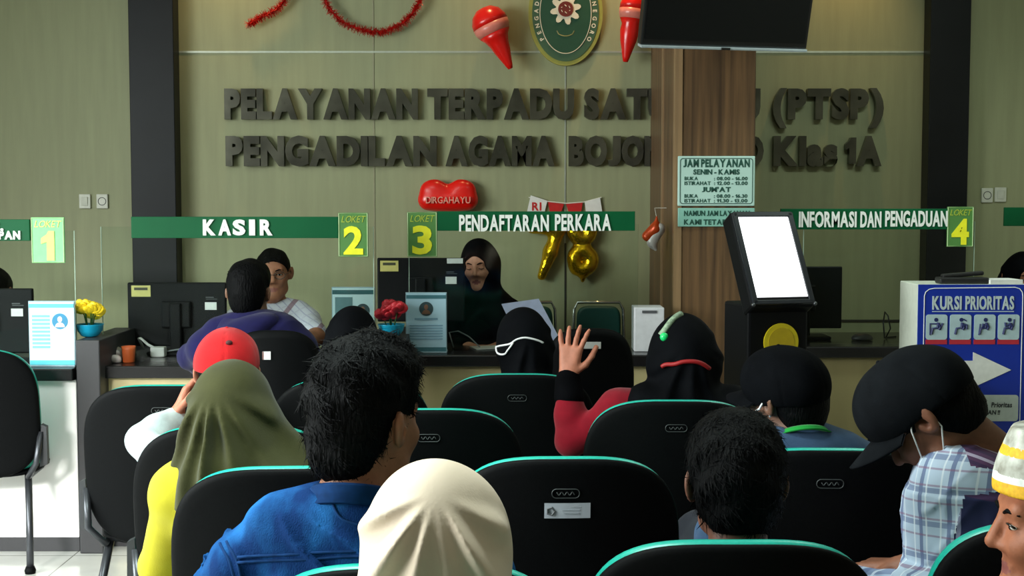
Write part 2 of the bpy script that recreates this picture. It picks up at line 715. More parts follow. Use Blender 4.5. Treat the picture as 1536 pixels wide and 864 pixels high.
def person(label, pel, head, yaw=0, hyaw=0, hpitch=0, hroll=0, skin_c=(150, 100, 72), s=1.0, shw=.20, arms=None, top=None,
           top_name='shirt', trouser=None, res=.008, nb=None, short=False, hidden_legs=False, lean=.03, group=None, nb_drop=.205, shdrop=.03, fold=1.0, wrinkle=0.0):
    """a seated person: one continuous body with the clothes as children; all lengths in metres"""
    pel = np.array(pel, float)
    head = np.array(head, float)
    y = math.radians(yaw)
    F = np.array([math.sin(y), math.cos(y), 0])
    Rr = np.array([math.cos(y), -math.sin(y), 0])
    H = hmat(hyaw, hpitch, hroll)
    if nb is None:
        nb = head + H @ np.array([0, -.035, -.10]) - UP * (nb_drop - .10) - F * lean
    nb = np.array(nb, float)
    root = thing('person', label, 'person', (pel[0], pel[1], 0), 0, group)
    O = np.array([pel[0], pel[1], 0])
    B = np.stack([Rr, F, UP], 1)
    up_t = (nb - pel)
    tl = np.linalg.norm(up_t)
    up_t = up_t / tl
    side = Rr
    fw = np.cross(up_t, side)
    T = np.stack([side, fw, up_t], 1)
    at = lambda f, dx=0, dy=0: pel + (nb - pel) * f + side * dx + fw * dy
    q_ = min(1.0, tl / .46)
    torso = [E(at(.06), (.165, .12, .11 * q_), T, .05), E(at(.36, 0, .01), (.145, .105, .16 * q_), T, .06), E(at(.68, 0, .015), (.160, .112, .165 * q_ * q_), T, .06)]
    sh = {}
    for n_, g in (('L', -1), ('R', 1)):
        sh[n_] = at(.90, g * shw * .86, 0) - UP * shdrop
        torso.append(C(at(.88, g * .05), sh[n_], .070, .058, .05))
        torso.append(C(at(1.0, g * .02, -.01), at(.96, g * shw * .6, -.01), .045, .035, .05))
    neckp = [C(head + H @ np.array([0, -.028, -.045]), nb + UP * .0, .052 * s, .058 * s, .03)]
    arms = arms or {}
    armp, handp, sleeves, wr = [], [], [], {}
    for n_, g in (('L', -1), ('R', 1)):
        a = arms.get(n_, {})
        el = np.array(a['elbow'], float) if 'elbow' in a else sh[n_] - UP * .25 + side * g * .05 + F * .08
        wri = np.array(a['wrist'], float) if 'wrist' in a else pel + F * .27 + side * g * .10 + UP * .115
        hd = np.array(a.get('dir', F * .9 - side * g * .35 - UP * .12), float)
        hn = np.array(a.get('palm', -UP), float)
        armp += [C(sh[n_], el, .052, .041, .03), C(el, el + (wri - el) * .35, .041, .040, .02), C(el + (wri - el) * .35, wri, .040, .027, .02)]
        wrd = (wri - el) / np.linalg.norm(wri - el)
        ts = 1 if np.cross(hd, hn) @ (-side * g) > 0 else -1
        if 'thumb' in a:
            ts = 1 if np.cross(hd, hn) @ np.array(a['thumb']) > 0 else -1
        handp += [C(wri, wri + hd / np.linalg.norm(hd) * .02, .027, .022, .015)] + hand_prims(wri + hd / np.linalg.norm(hd) * .008, hd, hn, ts, a.get('curl', .35), a.get('spread', .12))
        if short:
            sleeves += [C(sh[n_], sh[n_] + (el - sh[n_]) * .85, .060, .058, .03)]
        else:
            sleeves += [C(sh[n_], el, .062, .050, .03), C(el, el + (wri - el) * .4, .050, .050, .02), C(el + (wri - el) * .4, el + (wri - el) * .97, .050, .038, .02)]
        wr[n_] = (el, wri)
    legs, feet = [], []
    for g in (-1, 1):
        hp = pel + side * g * .095 - UP * .01
        kn = pel + F * .37 + side * g * .13
        kn[2] = max(pel[2] - .02, .46)
        an = kn + F * .03
        an[2] = .09
        legs += [C(hp, kn, .085, .060, .04), C(kn, kn + (an - kn) * .35, .058, .056, .03), C(kn + (an - kn) * .35, an, .056, .036, .03)]
        feet += [(g, [C(an, an - UP * .04, .036, .034, .03), C(an - UP * .055 - F * .04, an - UP * .062 + F * .14, .034, .026, .02)])]
    hp_, hs_ = head_prims(head, H, s)
    allp = torso + neckp + armp + legs + [q for g, f in feet for q in f] + hp_ + handp
    V, Q = sdf_mesh(allp, res, hs_)
    fc = V[Q].mean(1)
    body = mesh_obj('body', V - O, Q, [skin(skin_c), M_LIP], root, True)
    lc = head + H @ np.array([0, .088, -.063]) * s
    loc = (fc - lc) @ H
    lip = ((loc[:, 0] / (.022 * s)) ** 2 + (loc[:, 2] / (.010 * s)) ** 2 < 1) & (np.abs(loc[:, 1]) < .02)
    body.data.polygons.foreach_set('material_index', lip.astype(np.int32))
    info = dict(root=root, O=O, H=H, head=head, nb=nb, F=F, R=Rr, sh=sh, T=T, at=at, pel=pel, wr=wr, s=s, res=res, yaw=yaw)
    if top is not None:
        tp = [inflate(q, .014) for q in torso] + sleeves
        sb = [C(nb - UP * .01, head, .064, .06, .01)]
        def fold_f(D, X, Y, Z):
            D = D + fold * (.0045 * wob(X, Y, Z, 38, len(label)) + .002 * wob(X, Y, Z, 95, 3))
            if wrinkle:
                w1 = wob(X, Y, Z, 26, 41) * 3.2 + X * 9 - Z * 26
                w2 = wob(X, Y, Z, 30, 17) * 3.0 + X * 24 + Z * 18
                D = D - wrinkle * (np.exp(-(np.sin(w1) / .28) ** 2) * np.clip(wob(X, Y, Z, 16, 5) * 2 + .4, 0, 1) + .7 * np.exp(-(np.sin(w2) / .3) ** 2) * np.clip(wob(X, Y, Z, 18, 9) * 2 + .2, 0, 1))
            return D
        V2, Q2 = sdf_mesh(tp, res, sb, fold_f)
        info['top'] = mesh_obj(top_name, V2 - O, Q2, top, root, True)
        info['topVQ'] = (V2, Q2)
    if trouser is not None:
        V2, Q2 = sdf_mesh([inflate(q, .014) for q in legs] + [inflate(torso[0], .02)], .012)
        mesh_obj('trousers', V2 - O, Q2, trouser, root, True)
        for g, f in feet:
            V2, Q2 = sdf_mesh([inflate(q, .010) for q in f], .01, (), lambda D, X, Y, Z: np.maximum(D, .006 - Z))
            mesh_obj('shoe', V2 - O, Q2, mat('shoe_leather', (25, 22, 20), .5), root, True)
    return info


def hair(I, strands=1500, slen=.032, width=.0013, res=.005, top_lift=.0, nape=-.085, seed=1, m=None, front=.02, grow=.0, lump=1.0):
    head, H, s, O = I['head'], I['H'], I['s'], I['O']
    L = lambda *q: head + H @ (np.array(q, float) * s)
    pr = [E(L(0, -.016, .038 + top_lift), ((.085 + grow) * s, (.105 + grow) * s, (.090 + grow) * s), H, .03), E(L(0, -.050, -.020), ((.068 + grow) * s, (.064 + grow) * s, .080 * s), H, .04)]
    if top_lift:
        pr.append(E(L(0, .02, .070 + top_lift), (.068 * s, .075 * s, .058 * s), H, .04))
    subs = [E(L(g * .088, .000, -.010), (.028 * s, .024 * s, .036 * s), H, .012) for g in (-1, 1)]

    def post(D, X, Y, Z):
        dx, dy, dz = X - head[0], Y - head[1], Z - head[2]
        ly = (dx * H[0, 1] + dy * H[1, 1] + dz * H[2, 1]) / s
        lz = (dx * H[0, 2] + dy * H[1, 2] + dz * H[2, 2]) / s
        D = D + .0035 * lump * wob(X, Y, Z, 120, seed) + .003 * lump * wob(X, Y, Z, 60, seed + 5)
        D = np.maximum(D, (ly - (front + .72 * (lz + .02)) + .006 * wob(X, Y, Z, 110, seed + 2)) * .8)
        D = np.maximum(D, nape - lz + .004 * wob(X, Y, Z, 200, seed))
        return D
    V, Q = sdf_mesh(pr, res, subs, post, pad=.03)
    N = vnormals(V, Q)
    r = np.random.default_rng(seed)
    lv = (V - head) @ H / s
    vs, fs = [], []
    ok = np.where((lv[:, 2] > nape + .01) & ((N @ H)[:, 2] > -.6))[0]
    if len(ok) and strands:
        pick = r.choice(ok, strands)
        base = len(V)
        for i in pick:
            p, n = V[i], N[i]
            lp = lv[i]
            swirl = np.array([-lp[1] - .03, lp[0], 0]) * 3
            flow = H @ (np.array([lp[0] * 6, (lp[1] + .03) * 5, -.9 + max(lp[2], 0) * 5]) + swirl) + r.normal(size=3) * .45
            t = flow - n * (flow @ n)
            t /= np.linalg.norm(t) + 1e-9
            b = np.cross(n, t)
            ln = slen * r.uniform(.5, 1.2)
            w = width * r.uniform(.7, 1.5)
            k = len(vs)
            lift = r.uniform(.1, .32)
            for f, ww in ((0, 1), (.5, .9), (1, .15)):
                q = p - n * .002 + t * ln * f + n * ln * (lift * f - .22 * f * f)
                vs += [q - b * w * ww, q + b * w * ww]
            fs += [[base + k, base + k + 2, base + k + 3, base + k + 1], [base + k + 2, base + k + 4, base + k + 5, base + k + 3]]
    VV = np.concatenate([V, np.array(vs)]) if vs else V
    QQ = np.concatenate([Q, np.array(fs)]) if vs else Q
    return mesh_obj('hair', VV - O, QQ, m or M_HAIR, I['root'], True)


def hijab(I, m, drape=.26, hem=None, folds=None, fold_a=.012, pivot=(0, -.06, .085), res=.006, wide=.085, face=True, puff=0.0, seed=1, width_sh=1.0, name='headscarf', twist=0.0, fold_r=(.05, .15), headr=None, cape=(1.0, 1.0), extra=()):
    head, H, s, O, nb, F, sh = I['head'], I['H'], I['s'], I['O'], I['nb'], I['F'], I['sh']
    L = lambda *q: head + H @ (np.array(q, float) * s)
    hr = headr or ((.090 + puff) * s, (.112 + puff) * s, (.116 + puff) * s)
    pr = [E(L(0, -.008, .016), hr, H, .03),
          E(L(0, -.045, -.02), ((.078 + puff) * s, (.075 + puff) * s, .10 * s), H, .04),
          C(L(0, -.03, -.03), nb + F * -.01 + UP * .03, (.082 + puff) * s, .085, .05),
          C(L(0, .035, -.085), nb + F * .06 - UP * .03, .052 * s, .075, .04)]
    for g in 'LR':
        cw = cape[0] if g == 'L' else cape[1]
        e = nb + (sh[g] - nb) * width_sh * cw
        pr.append(C(nb + UP * .0, e - UP * .005, wide, .062, .06))
        pr.append(C(e, e - UP * drape * .45 - F * .01, .066, .070, .05))
    pr += list(extra)
    bk = nb - F * .075
    pr.append(C(bk, bk - UP * drape * .8, .080, .075, .07))
    for g in 'LR':
        q = bk + (sh[g] - nb) * .55 * (cape[0] if g == 'L' else cape[1])
        pr.append(C(q, q - UP * drape * .8, .070, .070, .07))
        q = nb + F * .085 + (sh[g] - nb) * .5 - UP * .05
        pr.append(C(q, q - UP * drape * .5, .07, .07, .06))
    subs = [E(L(0, .108, -.016), (.060 * s, .062 * s, .090 * s), H, .012)] if face else []
    zh = (nb[2] - drape) if hem is None else hem
    r = np.random.default_rng(seed)
    if folds is None:
        folds = [(a, w_, q) for a, w_, q in zip(np.linspace(-1.5, 1.5, 9) + r.uniform(-.12, .12, 9), r.uniform(.10, .16, 9), r.uniform(.5, 1.1, 9))]
    pv = L(*pivot)

    def post(D, X, Y, Z):
        dx, dy, dz = X - pv[0], Y - pv[1], Z - pv[2]
        lx = dx * H[0, 0] + dy * H[1, 0] + dz * H[2, 0]
        ly = dx * H[0, 1] + dy * H[1, 1] + dz * H[2, 1]
        lz = dx * H[0, 2] + dy * H[1, 2] + dz * H[2, 2]
        rad = np.sqrt(lx * lx + lz * lz)
        th = np.arctan2(lx, -lz) + twist * rad
        amp = np.clip((rad - fold_r[0]) / (fold_r[1] - fold_r[0]), 0, 1)
        amp = amp * amp * (3 - 2 * amp) * np.clip(1 - (ly - .03) / .05, 0, 1)
        b = 0
        for (a, w_, q) in folds:
            b = b + q * np.exp(-((th - a) / w_) ** 2)
        D = D - fold_a * amp * (b - .4)
        D = D + .0025 * wob(X, Y, Z, 45, seed)
        wav = .012 * np.sin(9 * (X + Y) / .2) if hem is None else 0
        return np.maximum(D, zh + wav - Z)
    V, Q = sdf_mesh(pr, res, subs, post, pad=.05)
    o = mesh_obj(name, V - O, Q, m, I['root'], True)
    I['scarfVQ'] = (V, Q)
    return o


def bvh_of(VQ):
    from mathutils.bvhtree import BVHTree
    V, Q = VQ
    return BVHTree.FromPolygons([Vector(v) for v in V], [list(map(int, q)) for q in Q])


def strap_on(I, VQ, pts, r, name, m, off=.003, closed=False, n=8):
    """a thin tube laid on the surface VQ through the given points (projected to the nearest place on it)"""
    T = bvh_of(VQ)
    out = []
    pts = [Vector(p) for p in pts]
    dense = []
    for i in range(len(pts) - (0 if closed else 1)):
        a, b = pts[i], pts[(i + 1) % len(pts)]
        for k in range(6):
            dense.append(a.lerp(b, k / 6))
    if not closed:
        dense.append(pts[-1])
    for p in dense:
        q, nn, _, _ = T.find_nearest(p)
        out.append(q + nn * off - Vector(I['O']))
    for _ in range(6):
        out = [out[i] if (not closed and i in (0, len(out) - 1)) else (out[i - 1] + out[i] * 2 + out[(i + 1) % len(out)]) / 4 for i in range(len(out))]
    return MB().tube(out, r, n, True, closed).build(name, m, I['root'], True)


def eyes(I, closed=False, brows=True, white=True):
    head, H, s, O = I['head'], I['H'], I['s'], I['O']
    R = Matrix(H.tolist())
    L = lambda *q: Vector(head + H @ (np.array(q, float) * s) - O)
    for g in (-1, 1):
        if closed:
            MB().tube([L(g * .019, .0865, .004), L(g * .031, .0885, .000), L(g * .044, .083, .003)], .0016).build('eyelash', M_EYED, I['root'], True)
        else:
            e = MB().ball(L(g * .0315, .0785, .0055), (.0125 * s, .0075 * s, .0045 * s), 8, R).build('eye', M_EYEW, I['root'], True)
            MB().ball(L(g * .0315, .0838, .0055), (.0055 * s, .0028 * s, .0046 * s), 7, R).build('iris', M_EYED, e, True)
            MB().tube([L(g * .017, .0855, .008), L(g * .031, .0875, .0105), L(g * .046, .081, .007)], .0018).build('eyelash', M_EYED, I['root'], True)
        if brows:
            MB().tube([L(g * .013, .0875, .0235), L(g * .03, .0875, .030), L(g * .050, .074, .0255)], [.0025, .0034, .0016]).build('eyebrow', M_HAIR, I['root'], True)


def ball_cap(I, m, tilt=0, brim_m=None, peak=True, backward=False, s_extra=1.0, seam_m=None, hole_m=None, back_low=.0):
    head, H, s, O = I['head'], I['H'], I['s'] * s_extra, I['O']
    R = np.array(Matrix.Rotation(math.radians(-tilt), 3, 'X'))
    if backward:
        R = np.array(Matrix.Rotation(math.pi, 3, 'Z')) @ R
    Hc = H @ R
    L = lambda *q: head + Hc @ (np.array(q, float) * s)
    pr = [E(L(0, -.010, .040), (.0905 * s, .109 * s, .092 * s), Hc, .02), E(L(0, .03, .060), (.072 * s, .072 * s, .066 * s), Hc, .03), E(L(0, -.045, .02), (.080 * s, .074 * s, .075 * s), Hc, .03)]

    def post(D, X, Y, Z):
        dx, dy, dz = X - head[0], Y - head[1], Z - head[2]
        lx = (dx * Hc[0, 0] + dy * Hc[1, 0] + dz * Hc[2, 0]) / s
        ly = (dx * Hc[0, 1] + dy * Hc[1, 1] + dz * Hc[2, 1]) / s
        lz = (dx * Hc[0, 2] + dy * Hc[1, 2] + dz * Hc[2, 2]) / s
        th = np.arctan2(lx, ly + .01)
        seam = np.abs(((th / (math.pi / 3)) % 1.0) - .5)
        seam = np.abs(.5 - seam)
        D = D + .0018 * np.exp(-(seam / .025) ** 2) + .0022 * wob(X, Y, Z, 50, 4)
        return np.maximum(D, (.028 + .15 * np.minimum(ly, 0) - back_low) - lz)
    V, Q = sdf_mesh(pr, .005, (), post)
    crown = mesh_obj('cap', V - O, Q, m, I['root'], True)
    I['capVQ'] = (V, Q)
    MB().ball(Vector(L(0, -.010, .131) - O), .006, 8).build('cap_button', m, crown, True)
    if peak:
        vs, fs = [], []
        NA, NR = 25, 9
        for side in (0, 1):
            for i in range(NA):
                a = -1.12 + 2.24 * i / (NA - 1)
                for j in range(NR):
                    t = j / (NR - 1)
                    x0, y0 = .084 * math.sin(a), -.010 + .104 * math.cos(a)
                    ln = .078 * max(0, math.cos(a * 1.32)) ** .55
                    x, yy = x0 * (1 + .05 * t), y0 + ln * t
                    z = .036 - .010 * t - .028 * (x / .08) ** 2 - (.004 if side else 0)
                    vs.append(L(x, yy, z) - O)
        o2 = NA * NR
        for i in range(NA - 1):
            for j in range(NR - 1):
                a, b, c_, d = i * NR + j, (i + 1) * NR + j, (i + 1) * NR + j + 1, i * NR + j + 1
                fs.append([a, b, c_, d])
                fs.append([o2 + a, o2 + d, o2 + c_, o2 + b])
        for i in range(NA - 1):
            a, b = i * NR + NR - 1, (i + 1) * NR + NR - 1
            fs.append([a, b, o2 + b, o2 + a])
        mesh_obj('cap_brim', vs, fs, brim_m or m, crown, True)
    return crown


def collar(I, m, r0=.074, r1=.082, h=.055, tilt=18, open_deg=40, name='collar', zoff=-.02, back=-.01):
    nb, F, R, O = I['nb'], I['F'], I['R'], I['O']
    vs, fs = [], []
    n = 40
    ts = [(-1, r0 + .006, 0.0), (-.3, r0 + .004, h * .6), (0, r0, h), (.2, r0 + .004, h + .006), (.4, r0 + .010, h), (.8, r1 + .008, h * .45), (1, r1 + .016, h * .05), (1.1, r1 + .012, -.002)]
    for i in range(n):
        a = math.radians(open_deg / 2 + (360 - open_deg) * i / (n - 1))
        for (_, r, z) in ts:
            p = nb + UP * (zoff + z - math.tan(math.radians(tilt)) * r * math.cos(a)) + (R * math.sin(a) + F * math.cos(a)) * r * 1.0 + F * back
            vs.append(p - O)
    k = len(ts)
    for i in range(n - 1):
        for j in range(k):
            fs.append([i * k + j, i * k + (j + 1) % k, (i + 1) * k + (j + 1) % k, (i + 1) * k + j])
    o = mesh_obj(name, vs, fs, m, I['root'], True)
    return o
# ------------------------------------------------------------------ the room
YW = 7.4          # the service wall
XL, XR, YR, ZC = -4.5, 4.5, -2.5, 3.2
M_WALL = mat('wall_laminate', (150, 152, 116), .55, var=(9, .06), bump=(60, .05), stretch=(3, 3, .25), spec=.4)
M_PLAIN = mat('plaster', (190, 185, 165), .8)
M_CEIL = mat('ceiling_board', (215, 215, 205), .8)
M_DARK = mat('dark_column_board', (15, 17, 20), .4, var=(6, .2), spec=.25)
M_SEAM = mat('aluminium_seam', (190, 195, 180), .35, .6)
M_GROOVE = mat('dark_groove', (45, 42, 32), .6)


def floor_mat():
    m = mat('floor_tile', (188, 188, 182), .12, var=(5, .08), spec=.6)
    nt = m.node_tree
    b = nt.nodes['Principled BSDF']
    src = b.inputs['Base Color'].links[0].from_socket
    tc = nt.nodes.new('ShaderNodeTexCoord')
    br = nt.nodes.new('ShaderNodeTexBrick')
    br.offset = 0
    br.inputs['Scale'].default_value = 1.0
    br.inputs['Brick Width'].default_value = .6
    br.inputs['Row Height'].default_value = .6
    br.inputs['Mortar Size'].default_value = .003
    br.inputs['Color2'].default_value = (1, 1, 1, 1)
    br.inputs['Color1'].default_value = (1, 1, 1, 1)
    br.inputs['Mortar'].default_value = (.3, .3, .28, 1)
    nt.links.new(tc.outputs['Object'], br.inputs['Vector'])
    mx = nt.nodes.new('ShaderNodeMix')
    mx.data_type = 'RGBA'
    mx.blend_type = 'MULTIPLY'
    mx.inputs[0].default_value = 1
    nt.links.new(src, mx.inputs[6])
    nt.links.new(br.outputs['Color'], mx.inputs[7])
    nt.links.new(mx.outputs[2], b.inputs['Base Color'])
    return m


def sbox(name, lo, hi, m, bevel=0):
    c = [(a + b) / 2 for a, b in zip(lo, hi)]
    sz = [b - a for a, b in zip(lo, hi)]
    return struct(MB().box((0, 0, 0), sz, bevel).build(name, m, None, False, c))


sbox('floor', (XL, YR, -.1), (XR, YW + .2, 0), floor_mat())
sbox('ceiling', (XL, YR, ZC), (XR, YW + .2, ZC + .1), M_CEIL)
sbox('wall_back', (XL, YW, 0), (XR, YW + .2, ZC), M_WALL)
sbox('wall_right', (XR, YR, 0), (XR + .15, YW + .2, ZC), M_PLAIN)
sbox('wall_rear', (XL, YR - .15, 0), (XR, YR, ZC), M_PLAIN)
mb = MB()
for lo, hi in (((XL - .15, YR, 0), (XL, .6, ZC)), ((XL - .15, 4.6, 0), (XL, YW + .2, ZC)), ((XL - .15, .6, 0), (XL, 4.6, .55)), ((XL - .15, .6, 2.95), (XL, 4.6, ZC))):
    mb.box([(a + b) / 2 for a, b in zip(lo, hi)], [b - a for a, b in zip(lo, hi)])
struct(mb.build('wall_left', M_PLAIN))
mb = MB()
for yy in (.6, 1.93, 3.27, 4.6):
    mb.box((XL - .07, yy, 1.75), (.06, .06, 2.4))
for zz in (.55, 2.95):
    mb.box((XL - .07, 2.6, zz), (.06, 4.0, .06))
struct(mb.build('window_1', mat('window_frame_paint', (60, 62, 62), .4)))

mb = MB()
for xx in (-3.95, -3.1, -2.25):
    mb.box((xx, YR + .04, 1.25), (.06, .06, 2.5))
for zz in (.03, 2.5):
    mb.box((-3.1, YR + .04, zz), (1.76, .06, .06))
struct(mb.build('door_1', mat('window_frame_paint', (60, 62, 62), .4)))

# dark columns that stand proud of the wall
for i, (a, b) in enumerate(((197, 264), (1391, 1451))):
    x0, x1 = P(a, 300, YW - .12).x, P(b, 300, YW - .12).x
    sbox('pillar_%d' % (i + 1), (x0, YW - .12, 0), (x1, YW, ZC), M_DARK, .004)
# joints of the wall boards
zj = P(800, 78, YW).z
xa, xb = P(268, 78, YW).x, P(1388, 78, YW).x
sbox('trim_1', (xa, YW - .004, zj - .005), (xb, YW, zj + .005), M_SEAM)
for i, px in enumerate((560, 848)):
    x = P(px, 100, YW).x
    sbox('trim_%d' % (i + 2), (x - .004, YW - .0035, .6 if i == 0 else 1.22), (x + .004, YW, ZC), mat('pale_seam', (150, 148, 118), .45, .2) if i == 0 else M_SEAM)
x = P(848, 400, YW).x
sbox('trim_4', (x - .005, YW - .003, .1), (x + .005, YW, 1.22), M_GROOVE)
zc = P(1300, 481, YW).z
sbox('trim_5', (P(1140, 480, YW).x, YW - .006, zc - .006), (P(1390, 480, YW).x, YW, zc + .006), M_GROOVE)
sbox('baseboard_back', (XL, YW - .012, 0), (XR, YW, .1), M_DARK)


# wood clad pillar
def wood_mat():
    m = mat('wood_laminate', (112, 84, 56), .45, var=(7, .35), stretch=(6, 6, .22), c2=(70, 52, 36), spec=.4)
    return m


M_WOOD = wood_mat()
DP = 6.2
xa, xb = P(1015, 300, DP).x, P(1132, 300, DP).x
sbox('pillar_3', (xa, DP, 0), (xb, YW, ZC), M_WOOD, .006)
M_WOOD2 = mat('pale_wood_edge', (140, 112, 80), .45, var=(7, .2), stretch=(6, 6, .25))
sbox('trim_6', (xa - .012, DP - .006, 0), (xa + .022, DP + .05, ZC), M_WOOD2)
sbox('trim_7', (xa - .008, 6.75, 0), (xa, 6.79, ZC), M_WOOD2)

# ------------------------------------------------------------------ wall lettering
M_CHROME = mat('dark_chrome', (96, 95, 84), .25, .75, var=(5, .5))


def big_letters(name, label, words, ytop, ybot):
    c = P(830, (ytop + ybot) / 2, YW)
    t = thing(name, label, 'wall lettering', (c.x, YW, c.z))
    for w, x0, x1 in words:
        geos = []
        x = 0.0
        for ch in w:
            v, f = text_geo(ch, .060)
            a, b = min(q[0] for q in v), max(q[0] for q in v)
            geos.append((v, f, x - a))
            x += b - a + .03
        tot = x - .03
        X0, X1 = P(x0, 150, YW - .03).x, P(x1, 150, YW - .03).x
        Z1, Z0 = P(800, ytop, YW - .03).z, P(800, ybot, YW - .03).z
        k = (X1 - X0) / tot
        caps = [q[1] for g in geos for q in g[0]]
        base = 0.0
        top = max(q[1] for q in text_geo('P', .060)[0])
        kz = (Z1 - Z0) / (top + .055)
        for v, f, dx in geos:
            mb = MB()
            mb.add([(X0 + (q[0] + dx) * k - c.x, -.045 + (.5 - q[2]) * .043, Z0 + (q[1] + .055) * kz - c.z) for q in v], f)
            o = mb.build('letter', M_CHROME, t)
    return t


big_letters('wall_lettering', 'upper line of raised dark metal letters on the beige wall, ending in ptsp', [('PELAYANAN', 337, 627), ('TERPADU', 641, 861), ('SATU', 876, 1004), ('PINTU', 1018, 1140), ('(PTSP)', 1159, 1325)], 133, 179)
big_letters('wall_lettering', 'lower line of raised dark metal letters on the beige wall, ending in klas 1a', [('PENGADILAN', 338, 655), ('AGAMA', 668, 832), ('BOJONEGORO', 853, 1146), ('Klas', 1161, 1257), ('1A', 1269, 1323)], 204, 249)


# ------------------------------------------------------------------ sockets and switches
def plate(px, py, D, label, socket):
    c = P(px, py, D)
    w = .062
    t = thing('wall_socket' if socket else 'light_switch', label, 'socket' if socket else 'switch', (c.x, YW, c.z))
    m = mat('switch_plastic', (205, 205, 190), .35)
    MB().box((0, -.006, 0), (w, .012, .078), .004).build('cover_plate', m, t)
    if socket:
        MB().lathe([(.022, -.001), (.022, -.0135), (.019, -.0135), (.017, -.006), (0, -.006)], axis='y').build('outlet', mat('socket_dark', (60, 60, 55), .5), t, True)
    else:
        MB().box((0, -.014, 0), (.034, .006, .048), .002, Matrix.Rotation(math.radians(5), 3, 'X')).build('rocker', m, t)


plate(128, 302, YW, 'white light switch on the wall beyond the counter with sign 1', False)
plate(154, 302, YW, 'white power socket on the wall, next to the column by sign 1', True)
plate(1480, 293, YW, 'pale power socket on the wall past the column near sign 4', True)
plate(1500, 292, YW, 'pale light switch on the wall past the column near sign 4', False)

# ------------------------------------------------------------------ court emblem
c = P(848, 21, YW)
em = thing('court_emblem', 'oval green court emblem with yellow border and flower on the wall', 'emblem', (c.x, YW, c.z))
RX, RZ = 55 / 279.0, 77 / 279.0
M_EMG = mat('emblem_green', (34, 74, 52), .45)
M_EMY = mat('emblem_gold', (150, 148, 70), .4)
M_EMW = mat('emblem_cream', (225, 215, 190), .5)
M_EMR = mat('emblem_maroon', (110, 35, 25), .5)


def oval(rx, rz, n=64):
    return [(rx * math.cos(2 * math.pi * i / n), rz * math.sin(2 * math.pi * i / n)) for i in range(n)]


MB().prism(oval(RX, RZ), -.03, 0).build('border', M_EMY, em)
MB().prism(oval(RX * .90, RZ * .92), -.034, -.03).build('field', mat('emblem_field', (62, 92, 66), .45), em)
MB().prism(oval(RX * .68, RZ * .76), -.038, -.034).build('inner_field', M_EMG, em)
MB().tube([(x, -.038, z) for x, z in oval(RX * .69, RZ * .77)], .0022, 6, closed=True).build('ring', M_EMW, em)
fl = []
for i in range(48):
    a = 2 * math.pi * i / 48
    r = .082 if i % 6 in (1, 2) else (.072 if i % 6 in (0, 3) else .052)
    fl.append((r * math.cos(a), .02 + r * math.sin(a)))
MB().prism(fl, -.044, -.038).build('flower', M_EMW, em)
MB().prism([(x, z + .02) for x, z in oval(.040, .040, 32)], -.049, -.044).build('flower_disc', M_EMR, em)
mb = MB()
for a0 in (20, 80, 140, 200, 260, 320):
    mb.tube([(.024 * math.cos(math.radians(a0 + k * 8)), -.050, .02 + (.014 + .003 * k) * math.sin(math.radians(a0 + k * 8))) for k in range(4)], .0022, 6)
mb.build('flower_marks', M_EMW, em)
MB().tube([(x, -.039, -.103 + .012 * (1 if abs(x) > .04 else 0) - .018 * (1 - (x / .048) ** 2)) for x in np.linspace(-.046, .046, 12)], .003, 6).build('motto_ribbon', mat('ribbon_olive', (130, 130, 80), .5), em)
mb = MB()
txt = 'PENGADILAN AGAMA BOJONEGORO'
n = len(txt)
for i, ch in enumerate(txt):
    if ch == ' ':
        continue
    ang = math.radians(216 - (216 + 36) * i / (n - 1))
    px_, pz_ = RX * .79 * math.cos(ang), RZ * .84 * math.sin(ang)
    rot = ang - math.pi / 2
    v, f = text_geo(ch, .03)
    cx = (min(q[0] for q in v) + max(q[0] for q in v)) / 2
    k = .030
    mb.add([(px_ + ((q[0] - cx) * math.cos(rot) - (q[1] - .35) * math.sin(rot)) * k, -.0365 + (.5 - q[2]) * .002, pz_ + ((q[0] - cx) * math.sin(rot) + (q[1] - .35) * math.cos(rot)) * k) for q in v], f)
mb.build('lettering', M_EMW, em)

# ------------------------------------------------------------------ party decorations on the wall
M_RED = mat('red_balloon_rubber', (225, 22, 14), .25, var=(5, .06), spec=.6)
M_GOLD = mat('gold_foil', (215, 170, 20), .18, .9, var=(6, .15), bump=(45, .35))
M_TIN = mat('red_tinsel_foil', (205, 20, 16), .3, .3)


def tinsel(label, pts, D=7.34):
    w = [P(a, b, D) for a, b in pts]
    c = w[len(w) // 2].copy()
    mb = MB()
    # smooth path
    path = []
    for i in range(len(w) - 1):
        for k in range(14):
            path.append(w[i].lerp(w[i + 1], k / 14))
    path.append(w[-1])
    for _ in range(12):
        path = [path[0]] + [(path[i - 1] + path[i] * 2 + path[i + 1]) / 4 for i in range(1, len(path) - 1)] + [path[-1]]
    mb.tube([p - c for p in path], .004, 6)
    r = random.Random(5)
    for i in range(len(path) - 1):
        for k in range(20):
            p = path[i].lerp(path[i + 1], r.random()) - c
            d = Vector((r.gauss(0, 1), r.gauss(0, .7), r.gauss(0, 1))).normalized()
            ln = r.uniform(.016, .034)
            b = d.orthogonal().normalized() * .0016
            q = p + d * ln
            kk = Vector((0, 0, -.004))
            mb.add([p - b, p + b, q + b * .6 + kk, q - b * .6 + kk], [[0, 1, 2, 3]])
    o = mb.build('tinsel_garland', M_TIN, None, False, c)
    tag(o, label, 'garland')


tinsel('short end of red tinsel garland hanging on the wall above the word pelayanan', [(373, 36), (390, 26), (415, 14), (432, -6), (440, -30)])
tinsel('long sagging loop of red tinsel garland high on the wall', [(483, -25), (490, 8), (512, 32), (545, 46), (575, 48), (603, 36), (624, 14), (634, -12), (640, -40)])


